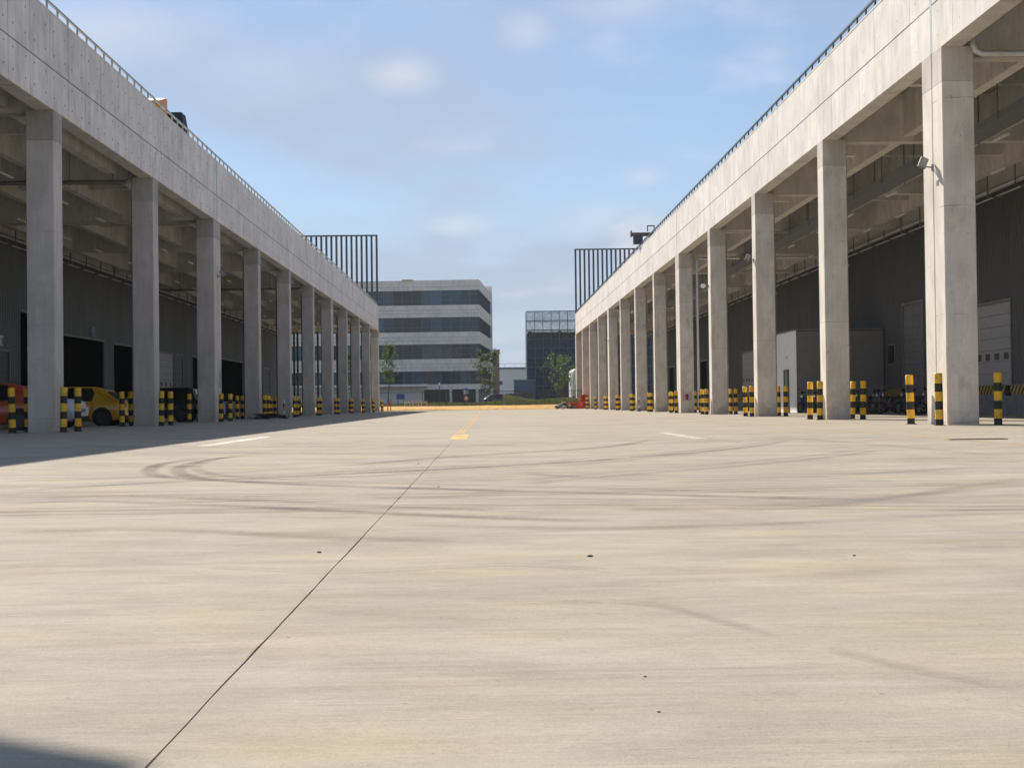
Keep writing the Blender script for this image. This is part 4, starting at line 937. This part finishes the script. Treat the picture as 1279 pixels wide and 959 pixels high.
# building under construction wrapped in scaffold netting
O = (7.3, 255, .47); t = empty('netted_building', O); tag(t, 'unfinished building wrapped in dark blue-green scaffold netting behind the right tree', 'building')
m = MB()
for q in range(4): m.box(.3, 1.2, 3.3 * q + 3.0, 40, 18, 3.3 * q + 3.3)
for a in range(8):
    for b in (1.6, 8, 15): m.box(.35 + 5.4 * a, b, 0, .95 + 5.4 * a, b + .6, 13.4)
m.box(.4, 1.9, 0, 40, 2.2, 13.2); m.obj('concrete_frame', plain('raw_frame', (.13, .12, .11), .9), t)
m = MB()
for i in range(28): m.tube([(1.5 * i, -.2, 0), (1.5 * i, -.2, 17.0)], .045, 5); m.tube([(1.5 * i, 1.0, 0), (1.5 * i, 1.0, 17.0)], .03, 5)
for k in range(10):
    for y in (-.2, 1.0): m.tube([(0, y, 1.7 * k + 1.68), (40.5, y, 1.7 * k + 1.68)], .045, 5)
for k in range(9): m.box(0, .1, 1.7 * k + 1.42, 40.5, .9, 1.7 * k + 1.46)
for i in range(0, 26, 4): m.bar((1.5 * i, .05, 0), (1.5 * i + 6, .05, 6.8), .05, .05); m.bar((1.5 * i + 6, .05, 6.8), (1.5 * i, .05, 13.6), .05, .05)
tag(m.obj('scaffold_tubes', plain('scaffold_steel', (.13, .19, .23), .5), t), kind='stuff')
NETD = net_mat('dense_green_blue_net', (.015, .05, .085), .95); NETL = net_mat('light_blue_net', (.05, .13, .19), .58); NETM = net_mat('mid_green_net', (.03, .06, .05), .66)
nmesh = {}
for k in range(10):
    for i in range(14):
        h = 1.7; mt = NETD if k < 7 else (NETM if k == 7 else NETL)
        if (mt, i % 3) not in nmesh:
            m = MB(); n_ = 8; vs = [(3 * u / n_ - 1.5 * 0, -.08 - .05 * math.sin(u * 1.3 + i) - .04 * math.cos(v * 2.2 + u), h * v / 3) for v in range(4) for u in range(n_ + 1)]
            m.add(vs, [(v * (n_ + 1) + u, v * (n_ + 1) + u + 1, (v + 1) * (n_ + 1) + u + 1, (v + 1) * (n_ + 1) + u) for v in range(3) for u in range(n_)], 0, True); nmesh[(mt, i % 3)] = m.mesh('net_sheet', mt)
        if 3 * i < 40: link('net_sheet', nmesh[(mt, i % 3)], t, (3 * i, 0, h * k))
m = MB()
for k in range(10): m.add([(-.08, y_, 1.7 * k + z_) for y_, z_ in ((0, 0), (6, 0), (6, 1.7), (0, 1.7))], [(0, 1, 2, 3)])
m.obj('side_net', NETD, t)

# ---------------------------------------------------------------- trees and planting
def tree(name, loc, H, Wd, label, leaf, seed, n_leaf=2600, slender=False, stems=1, clear=.25):
    rr = random.Random(seed); t = empty(name, loc); tag(t, label, 'tree', None)
    tips = []; m = MB()
    for s_ in range(stems):
        a0 = rr.uniform(0, 6.28) if stems > 1 else 0; lean = .16 if stems > 1 else .02; pts = []; rad = []
        for i in range(8):
            f = i / 7; pts.append(Vector((math.cos(a0) * lean * H * f ** 1.3 + .04 * H * .2 * math.sin(i * 1.7 + seed), math.sin(a0) * lean * H * f + .02 * math.cos(i), H * .93 * f))); rad.append(max(.012, (.085 if stems == 1 else .06) * (1 - f) + .012))
        m.tube(pts, rad, 7)
        nb = 22 if not slender else 26
        for b in range(nb // stems + 4):
            f = rr.uniform(clear, .95); p = pts[0].lerp(pts[-1], f); j = min(6, int(f * 7)); p = pts[j].lerp(pts[j + 1], f * 7 - j)
            env = math.sin(min(1, (1 - f) / .75) * 1.57) * (.55 + .45 * min(1, (f - clear) / .2 + .3)); ln = Wd / 2 * env * rr.uniform(.5, 1.1) + .15
            a = rr.uniform(0, 6.28); up = ln * (1.3 if slender else .75); q1 = p + Vector((math.cos(a) * ln * .55, math.sin(a) * ln * .55, up * .45)); q2 = p + Vector((math.cos(a + .2) * ln, math.sin(a + .2) * ln, up))
            m.tube([p, q1, q2], [.028 * (1.2 - f), .018 * (1.2 - f), .006], 5); tips += [(q1, .35), (q2, .5), (p.lerp(q1, .6), .25)]
    m.obj('trunk', BARK, t)
    vs = []; fs = []
    for i in range(n_leaf):
        c, sp = rr.choice(tips); sp *= Wd / 5 + .25; p = c + Vector((rr.gauss(0, sp * .5), rr.gauss(0, sp * .5), rr.gauss(0, sp * .55)))
        n_ = Vector((rr.gauss(0, 1), rr.gauss(0, 1), rr.gauss(.4, 1))).normalized(); u = n_.orthogonal().normalized(); v = n_.cross(u); s2 = rr.uniform(.05, .11)
        b = len(vs); vs += [tuple(p + u * s2 * 1.5), tuple(p + v * s2 * .8), tuple(p - u * s2 * 1.5), tuple(p - v * s2 * .8)]; fs.append((b, b + 1, b + 2, b + 3))
    me = bpy.data.meshes.new('crown'); me.from_pydata(vs, [], fs); me.materials.append(leaf); link('crown', me, t)
    return t
tree('young_tree', (-13.4, 191, .45), 9.2, 3.0, 'slender young tree at the left, before the office block', LEAF1, 3, 1500, True, 1, .34)
tree('young_tree', (.1, 196, .45), 8.1, 3.2, 'young tree in the middle, at the right corner of the office', LEAF2, 11, 2600, True, 2, .18)
tree('young_tree', (10.0, 190, .45), 7.6, 3.7, 'spreading many-stemmed tree in front of the netted building', LEAF1, 21, 1700, False, 4, .22)
tree('young_tree', (-19.5, 196, .45), 8.0, 3.4, 'young tree beyond the far end of the left warehouse', LEAF1, 31, 1500, True, 1, .3)
# verge planting
rr = random.Random(12); vs = []; fs = []
for i in range(26000):
    x = rr.uniform(-40, 30); y = 174.5 + rr.random() * 9; hump = .30 + .35 * (math.sin(x * .7) * .5 + .5) * (math.sin(x * .23 + 1) * .5 + .5)
    hump *= 1.3 if x > 2 else .55
    z = .45 + rr.random() ** .7 * hump * 1.5; a = rr.uniform(0, 3.14); s2 = rr.uniform(.05, .13); tl_ = rr.uniform(.05, .28)
    b = len(vs); dx, dy = math.cos(a) * s2, math.sin(a) * s2; vs += [(x - dx, y - dy, z), (x + dx, y + dy, z), (x + dx * .3 + rr.gauss(0, .08), y, z + tl_)]; fs.append((b, b + 1, b + 2))
me = bpy.data.meshes.new('verge_planting'); me.from_pydata(vs, [], fs); me.materials.append(GRASS); tag(link('verge_planting', me), 'low dry grass and scrub along the verge beyond the yard', 'planting', kind='stuff')
# mesh fence along the end of the yard
t = empty('mesh_fence', (-3, 173.4, .47)); tag(t, 'dark green wire mesh fence along the far end of the yard', 'fence')
pm_ = MB(); pm_.box(-.03, -.03, 0, .03, .03, 1.8); pmm = pm_.mesh('post', STEELD)
wm = MB()
for q in range(13): wm.box(0, -.006, .1 + .135 * q, 2.94, .006, .115 + .135 * q)
wm.box(0, -.02, 1.74, 2.94, .02, 1.80)
for q in range(20): wm.box(.03 + .15 * q, -.005, .1, .036 + .15 * q, .003, 1.75)
wmm = wm.mesh('mesh_panel', STEELD)
for i in range(18):
    link('post', pmm, t, (-26 + 3 * i, 0, 0)); link('mesh_panel', wmm, t, (-26 + 3 * i + .03, 0, 0))
# yard lamp and post
def lamp_post(x, y, h, lb):
    t = empty('lamp_post', (x, y, .45)); tag(t, lb, 'lamp post'); m = MB(); m.tube([(0, 0, 0), (0, 0, h - .35)], [.06, .045], 8); m.obj('post', STEELD, t)
    m = MB(); m.tube([(0, 0, h - .35), (0, 0, h - .1), (0, 0, h)], [.08, .11, .05], 10); m.obj('lantern', LAMPW, t); m = MB(); m.box(-.12, -.12, 0, .12, .12, .06); m.obj('base', STEELD, t)
lamp_post(-5.85, 172.4, 2.95, 'short black lamp post with white lantern at the end of the yard')
t = empty('marker_post', (-5.05, 172.5, .45)); tag(t, 'short dark post just right of the lamp post', 'post'); m = MB(); m.tube([(0, 0, 0), (0, 0, 1.45)], .04, 8); m.obj('shaft', STEELD, t); m = MB(); m.box(-.06, -.06, 1.45, .06, .06, 1.55); m.obj('cap', STEELD, t)
# road signs
t = empty('road_sign', (-2.6, 174.0, .45)); tag(t, 'blue panel above a round red-rimmed sign on one pole, middle distance', 'road sign')
m = MB(); m.tube([(0, 0, 0), (0, 0, 2.3)], .04, 8); m.obj('pole', STEELG, t)
m = MB(); m.box(-.42, -.05, 1.35, .38, -.02, 2.15); m.obj('blue_panel', BLUEP, t); m = MB(); m.disc((0, -.06, .98), .32, (0, 1, 0), .03, 20); m.obj('round_plate', plain('sign_red', (.55, .03, .04), .5), t)
m = MB(); m.disc((0, -.08, .98), .23, (0, 1, 0), .012, 20); m.obj('plate_centre', plain('sign_white', (.75, .7, .68), .5), t)
m = MB(); m.box(-.3, -.056, 1.5, -.05, -.051, 1.95); m.box(.02, -.056, 1.6, .28, -.051, 1.7); m.box(.02, -.056, 1.8, .22, -.051, 1.9); m.obj('white_marks', WHITEP, t)
t = empty('notice_sign', (-10.8, 175.0, .45)); tag(t, 'small blue board on two legs before the pale ground-floor wall', 'sign')
m = MB(); m.box(-.5, -.03, .95, .5, .0, 1.6); m.obj('board', BLUEP, t)
for x in (-.4, .4): m = MB(); m.tube([(x, .02, 0), (x, .02, 1.6)], .025, 6); m.obj('leg', STEELG, t)
# red and white barricades
for i, (x, lb) in enumerate(((-9.6, 'left'), (-8.7, 'middle'), (-7.6, 'right'))):
    t = empty('barricade', (x, 169.6, .48), R((-20, 15, -8)[i])); tag(t, 'red and white folding barricade at the end of the yard, %s of three' % lb, 'barricade', 'folding barricades at the end of the yard')
    for q in range(4): m = MB(); m.box(-.36 + .18 * q, -.03, .45, -.18 + .18 * q, 0, .62); m.obj('stripe', REDB if q % 2 else WHITEP, t)
    for x1 in (-.3, .3):
        for y1 in (-.22, .22): m = MB(); m.bar((x1 * 1.2, y1, 0), (x1, 0, .75), .045, .03); m.obj('leg', REDB if y1 > 0 else WHITEP, t)
for i, x in enumerate((-11.62, -11.32)):
    t = empty('stake', (x, 164.2 + .4 * i, 0)); tag(t, 'reddish-brown stake at the end of the left colonnade, %s of two' % ('left', 'right')[i], 'stake', 'stakes at the end of the left colonnade')
    m = MB(); m.box(-.05, -.05, 0, .05, .05, 1.35); m.obj('shaft', plain('red_brown_timber', (.24, .08, .05), .8), t); m = MB(); m.box(-.14, -.06, .7, .14, -.05, .95); m.obj('tag_plate', REDB, t)
# made-up lamp left of the camera, added so its panel shades the near corner
t = empty('corner_shadow_caster', (-5.35, 10.75, 0)); tag(t, 'unseen lamp-shaped stand-in left of the camera, added to cast a shadow', 'shadow caster')
m = MB(); m.tube([(0, 0, 0), (0, 0, 6.3)], [.075, .05], 12); m.obj('pole', STEELG, t); m = MB(); m.box(-.17, -.17, 0, .17, .17, .03); m.obj('base_plate', STEELG, t)
for x in (-.12, .12):
    for y in (-.12, .12): m = MB(); m.tube([(x, y, .03), (x, y, .07)], .018, 6); m.obj('bolt', STEEL, t)
m = MB(); m.tube([(0, 0, 5.85), (.71, -.39, 5.93)], .03, 8); m.obj('arm', STEELG, t)
m = MB((0, 0, 0)); e1 = Vector((-.85, .53, 0)); e2 = Vector((-.53, -.85, 0)); p0 = Vector((1.43, -.37, 0))
q = [p0, p0 + e1 * 1.25, p0 + e1 * 1.25 + e2 * .8, p0 + e2 * .8]; m.prism([(v.x, v.y) for v in q], 5.96, 6.0); pn = m.obj('shadow_panel', GLD, t)  # panel shaped and placed for the shadow it throws
m = MB(); 
for u in range(7): s_ = p0 + e1 * (.02 + .2 * u); m.bar((s_.x, s_.y, 6.003), (s_.x + e2.x * .8, s_.y + e2.y * .8, 6.003), .012, .006)
m.obj('cell_line', STEEL, pn)
m = MB(); m.tube([(0, 0, 5.3), (-.9, .3, 5.45)], .03, 8); m.box(-1.15, .18, 5.40, -.75, .42, 5.47, ch=.03); m.obj('lamp_head', STEELG, t)

# the hazy air itself
hm = bpy.data.materials.new('haze_air'); hm.use_nodes = True; hn = hm.node_tree; hn.nodes.clear()
ho = hn.nodes.new('ShaderNodeOutputMaterial'); hv = hn.nodes.new('ShaderNodeVolumePrincipled')
hv.inputs['Color'].default_value = (.90, .94, 1.0, 1); hv.inputs['Density'].default_value = .00013; hv.inputs['Anisotropy'].default_value = .2
hn.links.new(hv.outputs[0], ho.inputs['Volume'])
m = MB(); m.box(-720, -720, -1.9, 720, 720, 24.0); tag(m.obj('haze', hm), kind='stuff')
